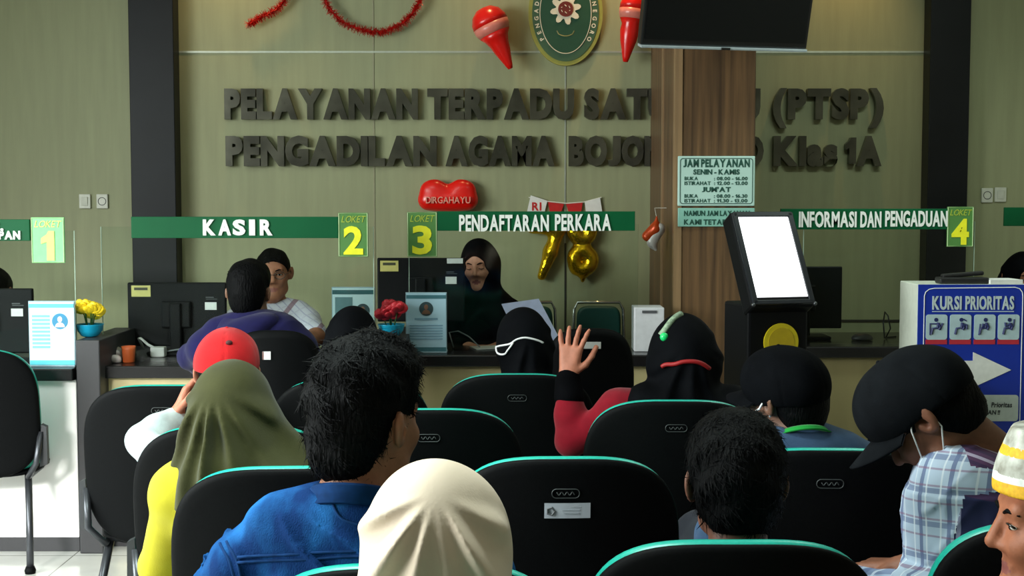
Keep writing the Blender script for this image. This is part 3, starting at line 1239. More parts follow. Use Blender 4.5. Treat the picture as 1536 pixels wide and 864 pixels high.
def trumpet_balloon(label, hx, hy, tx, ty, D=7.28, rr=.098, squash=1.0):
    h = P(hx, hy, D)
    t_ = P(tx, ty, D)
    root = thing('red_balloon', label, 'balloon', h)
    ax = (t_ - h)
    L = ax.length
    rot = Vector((0, 0, -1)).rotation_difference(ax).to_matrix()
    prof = [(0, rr), (rr * .45, rr * .92), (rr * .78, rr * .66), (rr * .97, rr * .28), (rr * .99, .0)]
    prof = [(a * squash, b) for a, b in prof]
    MB().lathe(prof, rot=rot).build('bulb', M_RED, root, True)
    MB().lathe([(rr * .99 * squash, 0), (rr * .97 * squash, -rr * .25), (rr * .86 * squash, -rr * .52)], rot=rot).build('clear_band', mat('pink_band', (225, 130, 115), .3), root, True)
    pr2 = [(rr * .86 * squash, -rr * .52), (rr * .66 * squash, -rr * .8), (rr * .52, -rr * 1.15), (rr * .44, -L * .6), (rr * .30, -L * .78), (rr * .20, -L * .92), (rr * .13, -L), (0, -L)]
    MB().lathe(pr2, rot=rot).build('tail', M_RED, root, True)


trumpet_balloon('red bulb shaped balloon with long tail, hanging above the word terpadu', 736, 37, 766, 103)
trumpet_balloon('narrow red balloon with pointed tail between the emblem and the screen', 949, 14, 938, 93, squash=.72)

# red lips shaped balloon
c = P(672, 294, 7.345)
k = 7.345 / F_PX
pr = [E((c.x - 20 * k, 7.345, c.z + 8 * k), (22 * k, .05, 17 * k), None, .03), E((c.x + 20 * k, 7.345, c.z + 8 * k), (22 * k, .05, 17 * k), None, .03),
      E((c.x, 7.345, c.z - 5 * k), (43 * k, .055, 17 * k), None, .03), C((c.x - 30 * k, 7.345, c.z - 8 * k), (c.x + 30 * k, 7.345, c.z - 8 * k), 13 * k, k=.03)]
V, Q = sdf_mesh(pr, .006, [C((c.x, 7.27, c.z + 34 * k), (c.x, 7.43, c.z + 34 * k), 10 * k, k=.03)])
t = thing('red_balloon', 'red lips shaped balloon lettered dirgahayu', 'balloon', c)
lb = mesh_obj('foil_body', V - np.array(c), Q, M_RED, t, True)
mb = text_into(MB(), 'DIRGAHAYU', -32 * k, -11 * k, 66 * k, 10 * k, -.066, .012, .01)
mb.build('lettering', mat('pale_pink_print', (235, 150, 130), .5), t)


def gold_num(label, prims, c):
    V, Q = sdf_mesh(prims, .006, (), lambda D, X, Y, Z: D + .0035 * wob(X, Y, Z, 75, 11))
    o = mesh_obj('gold_foil_balloon', V - np.array(c), Q, M_GOLD, None, True, c)
    tag(o, label, 'balloon')


D8 = 7.355
g = lambda a, b: np.array(P(a, b, D8))
gold_num('gold foil balloon shaped as a 7 below the registration sign', [C(g(798, 340), g(837, 342), .036, .038, .02), C(g(838, 345), g(826, 378), .036, .038, .03), C(g(826, 378), g(813, 414), .038, .024, .03)], P(820, 380, D8))
pr = []
for (cx, cy, r) in ((873, 345, 12), (874, 390, 13)):
    for i in range(14):
        a, b = 2 * math.pi * i / 14, 2 * math.pi * (i + 1) / 14
        pr.append(C(g(cx + r * math.cos(a), cy + r * 1.15 * math.sin(a)), g(cx + r * math.cos(b), cy + r * 1.15 * math.sin(b)), .034, k=.02))
pr.append(C(g(874, 410), g(874, 421), .02, .01, .02))
gold_num('gold foil balloon shaped as an 8 below the registration sign', pr, P(874, 375, D8))

# bunting above the sign
D = 7.385
c = P(848, 300, D)
t = thing('bunting', 'little red and white paper bunting above the registration sign', 'bunting', c)
q = [P(a, b, D) - c for a, b in ((793, 296), (820, 302), (850, 305), (876, 303), (902, 296))]
MB().tube(q, .003, 6).build('string', mat('white_string', (220, 220, 210), .7), t)
MPW, MPR = mat('white_paper', (225, 225, 220), .7), mat('red_paper', (190, 22, 20), .6)
for (pts, m) in ((((796, 293), (821, 301), (815, 326), (790, 320)), MPW), (((822, 303), (846, 306), (838, 328), (826, 326)), MPR), (((849, 306), (874, 304), (870, 326), (856, 328)), MPR), (((877, 303), (900, 297), (904, 322), (880, 327)), MPW)):
    w = [P(a, b, D) - c for a, b in pts]
    MB().prism([(v_.x, v_.z) for v_ in w], -.004, .0).build('flag', m, t)
w = P(798, 316, D) - c
text_into(MB(), 'RI', w.x, w.z, .05, .045, -.0055, .002, .03).build('lettering', MPR, t)

# small crumpled balloon hanging beside the pillar
D = 6.5
c = P(982, 350, D)
t = thing('foil_balloon', 'small crumpled orange and white foil balloon hanging beside the wood pillar', 'balloon', c)
g2 = lambda a, b, d=D: np.array(P(a, b, d)) - np.array(c)
V, Q = sdf_mesh([C(g2(971, 354), g2(983, 344), .024, .028, .02), C(g2(984, 340), g2(985, 325), .014, .005, .02)], .004, (), lambda D_, X, Y, Z: D_ + .006 * wob(X, Y, Z, 90, 2))
mesh_obj('orange_end', V, Q, mat('orange_foil', (205, 75, 25), .3, .3), t, True)
V, Q = sdf_mesh([C(g2(990, 342), g2(978, 362), .024, .026, .02), C(g2(978, 366), g2(984, 374), .016, .008, .02)], .004, (), lambda D_, X, Y, Z: D_ + .006 * wob(X, Y, Z, 90, 8))
mesh_obj('white_end', V, Q, mat('white_foil', (215, 210, 205), .3, .2), t, True)
MB().tube([g2(985, 327), g2(982, 312), np.array((xa - .012, D, P(980, 312, D).z)) - np.array(c)], .0015, 5).build('string', mat('white_string', (220, 220, 210), .7), t)

# ------------------------------------------------------------------ opening hours board on the pillar
M_TXTG = mat('dark_green_print', (22, 70, 58), .6)
M_BOARD = mat('pale_board', (176, 206, 196), .5, var=(4, .03))
DB = DP - .012
a, b = P(1017, 234, DB), P(1132, 309, DB)
t = thing('hours_board', 'white opening hours board on the wood pillar headed jam pelayanan', 'notice board', ((a.x + b.x) / 2, DP, (a.z + b.z) / 2))
W, Hh = b.x - a.x, a.z - b.z
MB().box((0, -.006, 0), (W, .012, Hh), .004).build('board', M_BOARD, t)
k = W / 115.0
mb = MB()


def rrect(w, h, r, n=6):
    o = []
    for cx, cz, a0 in ((w / 2 - r, h / 2 - r, 0), (-w / 2 + r, h / 2 - r, 90), (-w / 2 + r, -h / 2 + r, 180), (w / 2 - r, -h / 2 + r, 270)):
        for i in range(n + 1):
            t_ = math.radians(a0 + 90 * i / n)
            o.append((cx + r * math.cos(t_), cz + r * math.sin(t_)))
    return o


MB().tube([(x, -.0125, z) for x, z in rrect(W - .022, Hh - .022, .012)], .0018, 6, closed=True).build('border', M_TXTG, t)
mb = MB()
for s_, x0, x1, y0, y1, bd in (('JAM PELAYANAN', 1025, 1124, 239, 251, .045), ('SENIN - KAMIS', 1040, 1109, 254, 262, .04), ('BUKA', 1027, 1047, 265, 270.5, .03), (': 08.00 - 16.00', 1071, 1121, 265, 270.5, .03), ('ISTIRAHAT', 1027, 1066, 272, 277.5, .03), (': 12.00 - 13.00', 1071, 1121, 272, 277.5, .03), ("JUM'AT", 1053, 1096, 280, 288, .04), ('BUKA', 1027, 1047, 291, 296.5, .03), (': 08.00 - 16.30', 1071, 1121, 291, 296.5, .03), ('ISTIRAHAT', 1027, 1066, 298, 303.5, .03), (': 11.30 - 13.00', 1071, 1121, 298, 303.5, .03)):
    text_into(mb, s_, (x0 - 1074.5) * k, (271.5 - y1) * k, (x1 - x0) * k, (y1 - y0) * k, -.0135, .002, bd)
mb.build('lettering', M_TXTG, t)
a, b = P(1017, 312, DB), P(1132, 340, DB)
t = thing('notice_plate', 'narrow pale green notice fixed under the opening hours board', 'notice board', ((a.x + b.x) / 2, DP, (a.z + b.z) / 2))
W2, H2 = b.x - a.x, a.z - b.z
MB().box((0, -.006, 0), (W2, .012, H2), .003).build('board', mat('pale_green_board', (130, 180, 165), .5), t)
mb = MB()
text_into(mb, 'NAMUN JAM LAYANAN', -W2 / 2 + 9 * k, 2 * k, 98 * k, 8 * k, -.0135, .002, .04)
text_into(mb, 'KAMI TETAP ADA', -W2 / 2 + 9 * k, -11 * k, 90 * k, 8 * k, -.0135, .002, .04)
mb.build('lettering', M_TXTG, t)

# ------------------------------------------------------------------ hanging television
D = 5.9
bl, br = P(958, 75, D), P(1217, 75, D)
wtv = (br.x - bl.x) * 1.03
htv = .46
root = thing('television', 'large black television hanging from the ceiling in front of the wood pillar', 'television', ((bl.x + br.x) / 2, D, bl.z), math.radians(14))
tilt = Matrix.Rotation(math.radians(16), 3, 'X')
mt = Matrix.Rotation(math.radians(16), 3, 'X')
off = lambda x, y, z: mt @ Vector((x, y, z))
M_TV = mat('tv_black_plastic', (12, 12, 14), .35)
MB().box(off(0, .03, htv / 2 + .012), (wtv, .05, htv), .006, mt).build('casing', M_TV, root)
MB().box(off(0, .003, htv / 2 + .016), (wtv - .03, .006, htv - .04), 0, mt).build('screen', mat('tv_screen_glass', (4, 6, 8), .35, spec=.3), root)
MB().box(off(0, .02, .006), (wtv, .05, .012), .003, mt).build('bottom_bezel', mat('silver_bezel', (170, 180, 185), .35, .3), root)
MB().box(off(.0, -.006, .006), (.04, .01, .010), .002, mt).build('sensor', M_TV, root)
MB().tube([off(0, .06, htv * .6), (0, .2, .75), (0, .2, ZC - bl.z)], .02, 12).build('ceiling_pole', mat('steel_pole', (90, 92, 95), .35, .8), root, True)
MB().box((0, .2, ZC - bl.z - .008), (.16, .16, .016), .003).build('ceiling_plate', mat('steel_pole', (90, 92, 95), .35, .8), root)
# ------------------------------------------------------------------ service counters
ZT = .77
M_TOP = mat('counter_black_top', (22, 21, 22), .25, var=(30, .2), spec=.5)
M_PANEL = mat('counter_white_panel', (240, 238, 234), .4, var=(8, .02))
M_CREAM = mat('counter_cream_panel', (196, 182, 132), .5, var=(8, .05), stretch=(2, 2, .3))
M_POST = mat('counter_dark_board', (40, 40, 42), .5)
M_ACR = acrylic_mat()
M_EDGE = mat('acrylic_edge', (175, 200, 180), .3, spec=.5)


def desk(label, x0, x1, D, m, zt=ZT, depth=.62, panel_top=None):
    xa_, xb_ = P(x0, 550, D).x, P(x1, 550, D).x
    cx = (xa_ + xb_) / 2
    w = xb_ - xa_
    t = thing('service_counter', label, 'counter', (cx, D, 0))
    MB().box((0, .31, zt - .026), (w, depth + .06, .052), .006).build('counter_top', M_TOP, t)
    MB().box((0, .025, (zt - .052 + .06) / 2), (w, .022, zt - .052 - .06), .003).build('front_panel', m, t)
    MB().box((0, .03, .03), (w, .02, .06), .002).build('plinth', M_POST, t)
    for g_ in (-1, 1):
        MB().box((g_ * (w / 2 - .012), .31, (zt - .052) / 2), (.024, depth - .05, zt - .052), .002).build('side_panel', M_POST, t)
    return t


def post(label, x0, x1, D, ztop, depth=.55):
    xa_, xb_ = P(x0, 550, D).x, P(x1, 550, D).x
    o = MB().box((0, depth / 2, ztop / 2), (xb_ - xa_, depth, ztop), .005).build('counter_divider', M_POST, None, False, ((xa_ + xb_) / 2, D, 0))
    tag(o, label, 'divider')
    return (xa_ + xb_) / 2


D1, D2, D3, D4 = 5.60, 5.68, 5.95, 6.28
desk('white fronted service counter with black top below sign 1', -330, 112, D1, M_PANEL)
desk('cashier counter with black top below sign 2', 152, 562, D2, M_CREAM)
desk('cream fronted registration counter below sign 3', 612, 985, D3, M_CREAM, .785)
desk('tan fronted counter with black top behind the priority seat sign', 1140, 1640, D4, mat('counter_tan_panel', (126, 116, 78), .5, var=(8, .06), stretch=(2, 2, .3)), .785)
px1 = post('dark divider post under the bowl of yellow flowers', 114, 150, D1 - .02, .885)
px2 = post('dark divider post under the bowl of red roses', 566, 609, D2 + .1, .87)


# clear acrylic screens with the sign bars on them
def acrylic(label, x0, x1, D, ytop, zt=ZT, edges='LR', grp=None):
    xa_, xb_ = P(x0, 400, D).x, P(x1, 400, D).x
    zt_ = P(x0, ytop, D).z
    t = thing('acrylic_screen', label, 'screen', ((xa_ + xb_) / 2, D, zt))
    w, h = xb_ - xa_, zt_ - zt - .001
    MB().box((0, 0, h / 2 + .001), (w, .005, h), 0).build('pane', M_ACR, t)
    for g_, nm in ((-1, 'L'), (1, 'R')):
        if nm in edges:
            MB().box((g_ * (w / 2 + .0012), 0, h / 2 + .001), (.0024, .006, h), 0).build('edge_strip', M_EDGE, t)
    return t


acrylic('clear acrylic screen behind the pale turquoise leaflet', -330, 112, D1 + .10, 346, ZT, 'R')
acrylic('clear acrylic screen standing on the cashier counter', 153, 560, D2 + .14, 340, ZT, 'LR')
acrylic('clear acrylic screen standing on the registration counter', 614, 957, D3 + .14, 336, .785, 'L')
acrylic('clear acrylic screen beside the dark monitor and the lit kiosk', 1205, 1460, D4 + .10, 332, .785, 'LR')

M_BAR = mat('green_sign_face', (2, 82, 46), .5, var=(6, .06), spec=.2)
M_WHT = mat('white_sign_letters', (232, 234, 228), .45)
M_BARD = mat('green_sign_edge', (10, 62, 44), .5)


def bar(label, x0, x1, y0, y1, D, texts, slope=0):
    a_, b_ = P(x0, y0, D), P(x1, y1, D)
    cx, cz = (a_.x + b_.x) / 2, (a_.z + b_.z) / 2
    t = thing('sign_bar', label, 'sign', (cx, D, cz))
    k_ = D / F_PX
    w, h = b_.x - a_.x, a_.z - b_.z
    MB().box((0, -.010, 0), (w, .015, h), .002).build('board', M_BAR, t)
    mb = MB()
    for s_, tx0, tx1, ty0, ty1, bd in texts:
        text_into(mb, s_, (tx0 - (x0 + x1) / 2) * k_, ((y0 + y1) / 2 - ty1) * k_, (tx1 - tx0) * k_, (ty1 - ty0) * k_, -.024, .007, bd)
    mb.build('lettering', M_WHT, t)
    return t


bar('green sign bar at the edge of the frame, beside sign 1', -180, 47, 329, 361, D1 + .09, [('S,', -8, 8, 333, 348, .04), ('APAN', -12, 33, 346, 359, .05)])
bar('green sign bar with white lettering kasir', 198, 508, 325, 357, D2 + .13, [(c_, x_, x_ + (9 if c_ == 'I' else 19), 329, 353, .05) for c_, x_ in (('K', 306), ('A', 329), ('S', 350.5), ('I', 375), ('R', 391))])
bar('green sign bar with white lettering pendaftaran perkara', 656, 952, 317, 346, D3 + .13, [('PENDAFTARAN', 689, 823, 322, 347, .035), ('PERKARA', 832, 916, 321, 346, .035)])
bar('green sign bar with white lettering informasi dan pengaduan', 1170, 1420, 313, 344, D4 + .09, [('INFORMASI', 1197, 1283, 317, 341, .03), ('DAN', 1289, 1320, 317, 341, .03), ('PENGADUAN', 1326, 1419, 316, 340, .03)])
bar('short green sign bar at the edge of the frame past sign 4', 1505, 1720, 311, 339, D4 + .5, [])
_bar5 = [o for o in COL.objects if o.get('label') == 'short green sign bar at the edge of the frame past sign 4'][0]


def loket(num, x0, x1, y0, y1, D, face, txt, label, ny=(.30, .95), faint=None):
    a_, b_ = P(x0, y0, D), P(x1, y1, D)
    t = thing('counter_number_sign', label, 'sign', ((a_.x + b_.x) / 2, D, (a_.z + b_.z) / 2), 0)
    w, h = b_.x - a_.x, a_.z - b_.z
    MB().box((0, -.010, 0), (w, .008, h), .001).build('plate', face, t)
    MB().tube([(-w / 2 + .003, -.0145, -h / 2 + .003), (w / 2 - .003, -.0145, -h / 2 + .003), (w / 2 - .003, -.0145, h / 2 - .003), (-w / 2 + .003, -.0145, h / 2 - .003)], .0022, 6, closed=True).build('border', mat('pale_sign_border', (190, 215, 160), .5), t)
    mb = text_into(MB(), 'LOKET', -w * .40, h * .5 - h * .22, w * .78, h * .15, -.016, .003, .0, .25)
    mb.build('lettering', faint or mat('dull_yellow_print', (165, 180, 60), .5), t)
    nw = w * (.40 if num == '1' else .66)
    text_into(MB(), num, -nw / 2, h * .5 - h * ny[1], nw, h * (ny[1] - ny[0]), -.017, .004, .035).build('number', txt, t)


M_YEL = mat('yellow_number_print', (240, 236, 40), .5)
M_LG = mat('number_sign_green', (78, 128, 62), .5, var=(5, .05))
loket('1', 48, 99, 326, 394, D1 + .085, mat('overlit_green_plate', (130, 215, 140), .5), mat('overlit_yellow_print', (235, 222, 120), .5), 'pale counter number sign with the numeral 1', faint=mat('overlit_yellow_print', (235, 222, 120), .5))  # washing out by strong light is put into the plate and print colours
loket('2', 508, 553, 319, 385, D2 + .125, M_LG, M_YEL, 'green counter number sign with a yellow 2, at the end of the cashier bar')
loket('3', 611, 656, 318, 385, D3 + .125, M_LG, M_YEL, 'green counter number sign with a yellow 3, next to the red lips balloon')
loket('4', 1420, 1458, 310, 370, D4 + .085, M_LG, M_YEL, 'green counter number sign with a yellow 4, in front of the far dark column')

# ------------------------------------------------------------------ computers
M_MON = mat('monitor_black', (14, 15, 17), .5, spec=.15)
M_LABEL = mat('white_label', (225, 225, 222), .6)


def monitor(label, cx, ytop, D, w=.44, h=.285, zt=ZT, rz=0, labels=True):
    c = P(cx, ytop, D)
    zt += .001
    t = thing('computer_monitor', label, 'monitor', (c.x, D, zt), rz)
    top = c.z - zt
    MB().box((0, .02, top - h / 2), (w, .024, h), .006).build('panel', M_MON, t)
    MB().box((0, -.004, top - h * .5), (w * .30, .022, h * .42), .008).build('rear_housing', M_MON, t)
    MB().box((0, .036, top - h / 2), (w - .03, .006, h - .03), 0).build('screen', mat('monitor_screen_dark', (10, 11, 14), .2), t)
    MB().box((0, -.02, (top - h * .35) / 2 + .01), (.05, .02, top - h * .35), .006).build('stand_neck', M_MON, t)
    MB().box((0, -.005, .008), (.23, .17, .016), .006).build('stand_base', M_MON, t)
    if labels:
        s_ = MB().box((-w * .36, .0065, top - .038), (.085, .002, .05), 0).build('sticker', mat('yellow_sticker', (200, 190, 110), .5), t)
        MB().box((-w * .36, .005, top - .028), (.06, .002, .012), 0).build('print', mat('dark_print', (60, 60, 40), .6), s_)
        MB().box((w * .345, .0065, top - .105), (.052, .002, .034), 0).build('label', M_LABEL, t)
        MB().box((w * .335, .0068, top - .066), (.036, .001, .005), 0).box((w * .355, .0068, top - .074), (.05, .001, .003), 0).build('print', mat('grey_print', (80, 82, 84), .5), t)
    return t


monitor('black monitor on the counter below sign 1, cut off by the frame', -28, 433, 6.0)
monitor('black monitor back with yellow sticker beside the navy hooded customer', 264, 424, 6.1)
m3 = monitor('black monitor back with white labels beside the clerk in black headscarf', 631, 387, 6.42, .41, .30, .785)
MB().box((.16, .0065, P(631, 387, 6.42).z - .786 - .014), (.075, .002, .024), 0).build('label', M_LABEL, m3)
monitor('dark monitor on the counter behind the lit kiosk', 1207, 400, 6.62, .37, .30, .785, 0, False)

# ------------------------------------------------------------------ things on the counters
M_PRINT_B = mat('pale_blue_print', (120, 190, 205), .5)


def leaflet_stand(label, x0, x1, y0, D, zt, style, h=None):
    a_, b_ = P(x0, y0, D), P(x1, y0, D)
    w = b_.x - a_.x
    zt += .001
    h = h or a_.z - zt
    t = thing('leaflet_stand', label, 'leaflet stand', ((a_.x + b_.x) / 2, D, zt))
    MB().box((0, .012, h / 2 + .004), (w, .006, h), .001).build('holder_back', mat('acrylic_holder', (150, 175, 185), .2), t)
    MB().box((0, .04, .003), (w, .09, .006), .001).build('holder_foot', mat('acrylic_holder', (150, 175, 185), .2), t)
    fx = {'A': (205, 235, 238), 'B': (190, 215, 220), 'C': (170, 205, 220)}[style]
    p_ = MB().box((0, .0075, h / 2 + .004), (w * .96, .003, h * .97), 0).build('leaflet', mat('leaflet_' + style, fx, .5, var=(3, .05)), t)
    band = mat('leaflet_band_' + style, {'A': (90, 200, 215), 'B': (40, 90, 95), 'C': (60, 110, 120)}[style], .5)
    MB().box((0, .0055, h * .94), (w * .96, .002, h * .06), 0).build('header_band', band, p_)
    MB().box((0, .0055, h * .06), (w * .96, .002, h * .07), 0).build('footer_band', band, p_)
    cx_, cz_, r_ = {'A': (w * .18, h * .70, w * .17), 'B': (w * .22, h * .68, w * .16), 'C': (0, h * .74, w * .17)}[style]
    MB().prism([(cx_ + x, cz_ + z) for x, z in oval(r_, r_, 28)], .0045, .006).build('photo_disc', mat('photo_blue' if style == 'A' else 'photo_dark', (40, 130, 170) if style == 'A' else (45, 70, 75), .5), p_)
    bm_ = MB().prism([(cx_ + x, cz_ + z + r_ * .25) for x, z in oval(r_ * .3, r_ * .38, 16)], .0035, .0045)
    bm_.prism([(cx_ + r_ * .62 * math.cos(a), cz_ - r_ * .75 + r_ * .62 * max(0, math.sin(a))) for a in np.linspace(0, math.pi, 12)], .0035, .0045)
    bm_.build('portrait', mat('portrait_pale' if style == 'A' else 'portrait_brown', (215, 225, 225) if style == 'A' else (120, 85, 65), .5), p_)
    mb = MB()
    if style == 'A':
        for i in range(9):
            mb.box((-w * .23, .0055, h * (.78 - .06 * i)), (w * .38, .002, h * .035), 0)
    elif style == 'B':
        mb.box((-w * .22, .0055, h * .72), (w * .40, .002, h * .30), 0)
    else:
        mb.box((0, .0055, h * .57), (w * .56, .002, h * .035), 0)
        for i in range(6):
            mb.box((0, .0055, h * (.46 - .045 * i)), (w * .8, .002, h * .022), 0)
    mb.build('print', {'A': M_PRINT_B, 'B': mat('slate_print', (90, 125, 130), .5), 'C': mat('slate_print2', (120, 160, 180), .5)}[style], p_)


leaflet_stand('leaflet stand with a pale turquoise leaflet on the counter below sign 1', 41, 111, 453, D1 + .03, ZT, 'A')
leaflet_stand('leaflet stand with a two photo leaflet at the end of the cashier counter', 497, 562, 432, D2 + .22, ZT, 'B')
leaflet_stand('leaflet stand with a pale blue leaflet on the registration counter', 608, 670, 440, D3 + .04, .785, 'C')


def flower_bowl(label, cx, D, zt, r, petal_c, n, spreadz, seed, spiky=False, hgt=.05):
    x = P(cx, 500, D).x
    t = thing('flower_bowl', label, 'flower bowl', (x, D, zt))
    MB().lathe([(r * .45, 0), (r * .62, .004), (r * .9, hgt * .5), (r, hgt), (r * 1.03, hgt + .003), (r * .94, hgt), (r * .8, hgt * .55), (0, hgt * .4)]).build('bowl', mat('blue_plastic_bowl', (20, 150, 185), .3), t, True)
    rr = random.Random(seed)
    fm = mat('petal_%d_%d_%d' % petal_c, petal_c, .55, var=(60, .12))
    gm = mat('leaf_green', (40, 85, 35), .6)
    for i in range(n):
        a = 2 * math.pi * i / n + rr.random()
        d = r * rr.uniform(.1, .75)
        c = Vector((d * math.cos(a), d * math.sin(a), hgt + spreadz * rr.uniform(.35, 1.0)))
        st = MB().tube([(c.x * .3, c.y * .3, hgt * .45), c * .8 + Vector((0, 0, .01)), c], .0025, 6).build('stem', gm, t, True)
        mb = MB()
        for q in range(9):
            b = 2 * math.pi * q / 9
            lay = q % 3
            tilt_ = .45 + .3 * lay
            dr = Vector((math.cos(b) * math.cos(tilt_), math.sin(b) * math.cos(tilt_), math.sin(tilt_)))
            rot = Vector((0, 0, 1)).rotation_difference(dr).to_matrix()
            mb.ball(c + dr * .020, (.019, .008, .026), 6, rot)
        mb.build('flower', fm, st, True)
    return t


flower_bowl('blue bowl of yellow artificial flowers on the divider by sign 1', 135, D1 + .12, .886, .056, (240, 205, 20), 8, .075, 3)
flower_bowl('blue bowl of red artificial roses on the divider by sign 3', 587, D2 + .2, .871, .057, (175, 20, 35), 7, .07, 5)

# bits on the cashier counter
D = D2 + .10
c = P(193, 540, D)
o = MB().lathe([(.022, 0), (.024, .002), (.028, .055), (.03, .068), (.027, .068), (.025, .05), (.02, .006), (0, .006)]).build('paper_cup', mat('orange_cup', (190, 90, 40), .5), None, True, (c.x, D, ZT + .001))
tag(o, 'small orange cup on the cashier counter', 'cup')
for (px_, sd, cc, lb) in ((170, 4, (215, 205, 200), 'crumpled clear plastic pack next to the orange cup'), (180, 9, (205, 195, 190), 'pale sweet wrapper between the plastic pack and the orange cup')):
    c = P(px_, 540, D + .03)
    big = sd == 4
    pr = [E((0, 0, .03 if big else .017), (.038, .03, .032) if big else (.02, .02, .018), None, .02)]
    V, Q = sdf_mesh(pr, .004, (), lambda D_, X, Y, Z: np.maximum(D_ + .008 * wob(X, Y, Z, 90, sd), .001 - Z))
    o = mesh_obj('plastic_pack', V, Q, mat('wrapper_%d' % sd, cc, .25), None, True, (c.x, D + (.06 if big else -.02), ZT))
    tag(o, lb, 'packaging')
c = P(238, 540, D2 + .30)
t = thing('power_adapter', 'white power adapter with cables on the cashier counter', 'adapter', (c.x, D2 + .30, ZT + .001))
MB().box((0, 0, .022), (.062, .05, .044), .006).build('adapter_body', M_LABEL, t)
MB().tube([(.0, .0, .03), (-.05, .02, .05), (-.09, .05, .075), (-.11, .09, .07), (-.10, .13, .02)], .006, 8).build('cable', M_LABEL, t, True)
MB().tube([(.02, .02, .02), (.09, .03, .03), (.14, .01, .012), (.2, .03, .01)], .004, 8).build('cable', mat('grey_cable', (150, 155, 160), .5), t, True)

# sheet of paper held up on the registration counter
D = 6.16
q = [P(752, 456, D + .03), P(808, 448, D + .03), P(838, 496, D - .06), P(784, 522, D - .06)]
zt_ = .788
c = Vector((q[2].x - .05, D, zt_))
vs, fs = [], []
NS = 10
bl_, br_ = Vector((q[3].x, D - .08, zt_)), Vector((q[2].x + .02, D - .08, zt_ + .02))
for i in range(NS + 1):
    for j in range(NS + 1):
        u_, v_ = j / NS, i / NS
        p = (q[0].lerp(q[1], u_)).lerp(bl_.lerp(br_, u_), v_)
        p.y += .025 * math.sin(math.pi * v_)
        vs.append(p - c)
o0 = len(vs)
vs += [v_ + Vector((0, .0016, 0)) for v_ in vs]
for i in range(NS):
    for j in range(NS):
        a = i * (NS + 1) + j
        fs += [[a, a + 1, a + NS + 2, a + NS + 1], [o0 + a, o0 + a + NS + 1, o0 + a + NS + 2, o0 + a + 1]]
o = mesh_obj('paper_sheet', vs, fs, mat('lilac_paper', (205, 205, 240), .7), None, True, c)
tag(o, 'large curved white paper sheet propped in front of the registration clerk', 'paper')
c = P(735, 524, D3 + .2)
o = MB().box((0, 0, .002), (.16, .12, .004), 0, Matrix.Rotation(.3, 3, 'Z')).build('paper_sheet', M_LABEL, None, False, (c.x, D3 + .24, .787))
tag(o, 'white paper lying flat on the registration counter', 'paper')
c = P(680, 525, D3 + .2)
o = MB().tube([(0, 0, .003), (-.02, .02, .07), (.02, .03, .075), (.07, .02, .05), (.12, 0, .004)], .003, 8).build('computer_cable', mat('grey_cable', (150, 155, 160), .5), None, True, (c.x, D3 + .22, .787))
tag(o, 'thin grey cable arching on the registration counter', 'cable')
# white file box
c = P(974, 460, 6.1)
t = thing('file_box', 'white cardboard file box on the registration counter by the wood pillar', 'box', (P(972, 500, 6.1).x, 6.08, .786))
wb = 44 * 6.1 / F_PX
hb = c.z - .786
MB().box((0, .04, hb / 2), (wb, .16, hb), .003).build('carton', mat('white_carton', (205, 205, 208), .6), t)
MB().box((.0, -.042, hb - .018), (wb * .5, .003, .012), 0).build('label', mat('grey_print', (80, 82, 84), .5), t)
# mouse and cable on the fourth counter
c = P(1297, 515, D4 + .2)
t = thing('computer_mouse', 'dark computer mouse on the counter near the priority seat sign', 'mouse', (c.x, D4 + .25, .786))
V, Q = sdf_mesh([E((0, 0, .008), (.052, .03, .026), None, .01)], .004, (), lambda D_, X, Y, Z: np.maximum(D_, .001 - Z))
mesh_obj('shell', V, Q, mat('mouse_grey', (62, 62, 62), .4), t, True)
MB().ball((-.03, 0, .024), (.008, .003, .006), 6).build('wheel', M_MON, t, True)
c = P(1342, 500, D4 + .2)
o = MB().tube([(-.02, 0, .003), (-.025, .01, .08), (-.015, .02, .13), (0, .02, .11), (.01, .01, .05), (.0, .05, .003), (.06, .09, .003)], .0035, 8).build('computer_cable', mat('black_cable', (22, 22, 22), .5), None, True, (c.x, D4 + .3, .786))
tag(o, 'black cable looping up from the counter beside the priority seat sign', 'cable')

# ------------------------------------------------------------------ queue kiosk
D = 5.1
c0 = P(1162, 455, D)
k = thing('ticket_kiosk', 'black ticket kiosk with a tilted glowing white screen', 'kiosk', (c0.x + .03, D + .10, 0), math.radians(16))
M_KI = mat('kiosk_black_metal', (8, 9, 11), .5, spec=.12)
ti = Matrix.Rotation(math.radians(-30), 3, 'X')
zb = c0.z
MB().box((0, .10, (zb - .03) / 2 + .02), (.25, .22, zb - .03), .01).build('column', M_KI, k)
MB().box((0, .10, .02), (.38, .36, .04), .008).build('base_plate', M_KI, k)
L_ = .41
po = lambda x, y, z: ti @ Vector((x, y, z)) + Vector((0, -.06, zb - .012))
MB().box(po(0, .05, L_ / 2), (.262, .09, L_), .012, ti).build('screen_housing', M_KI, k)
MB().box(po(0, .004, L_ * .5 + .006), (.212, .006, .345), .0, ti).build('screen', mat('kiosk_screen_glow', (250, 252, 255), .3, emit=((250, 252, 255), 2.2)), k)
mb = MB()
for sx in (-1, 1):
    mb.box(po(sx * .118, .001, L_ * .5), (.022, .012, L_ - .02), .003, ti)
mb.box(po(0, .001, L_ - .018), (.25, .012, .022), .003, ti)
mb.box(po(0, .001, .015), (.25, .012, .018), .003, ti)
mb.build('bezel', mat('kiosk_bezel', (24, 27, 34), .25), k)
for sx in (-.128, .128):
    MB().ball(po(sx, .0, .006), .008, 6).build('corner_screw', mat('steel_pole', (90, 92, 95), .35, .8), k, True)
zy = P(1166, 517, D).z
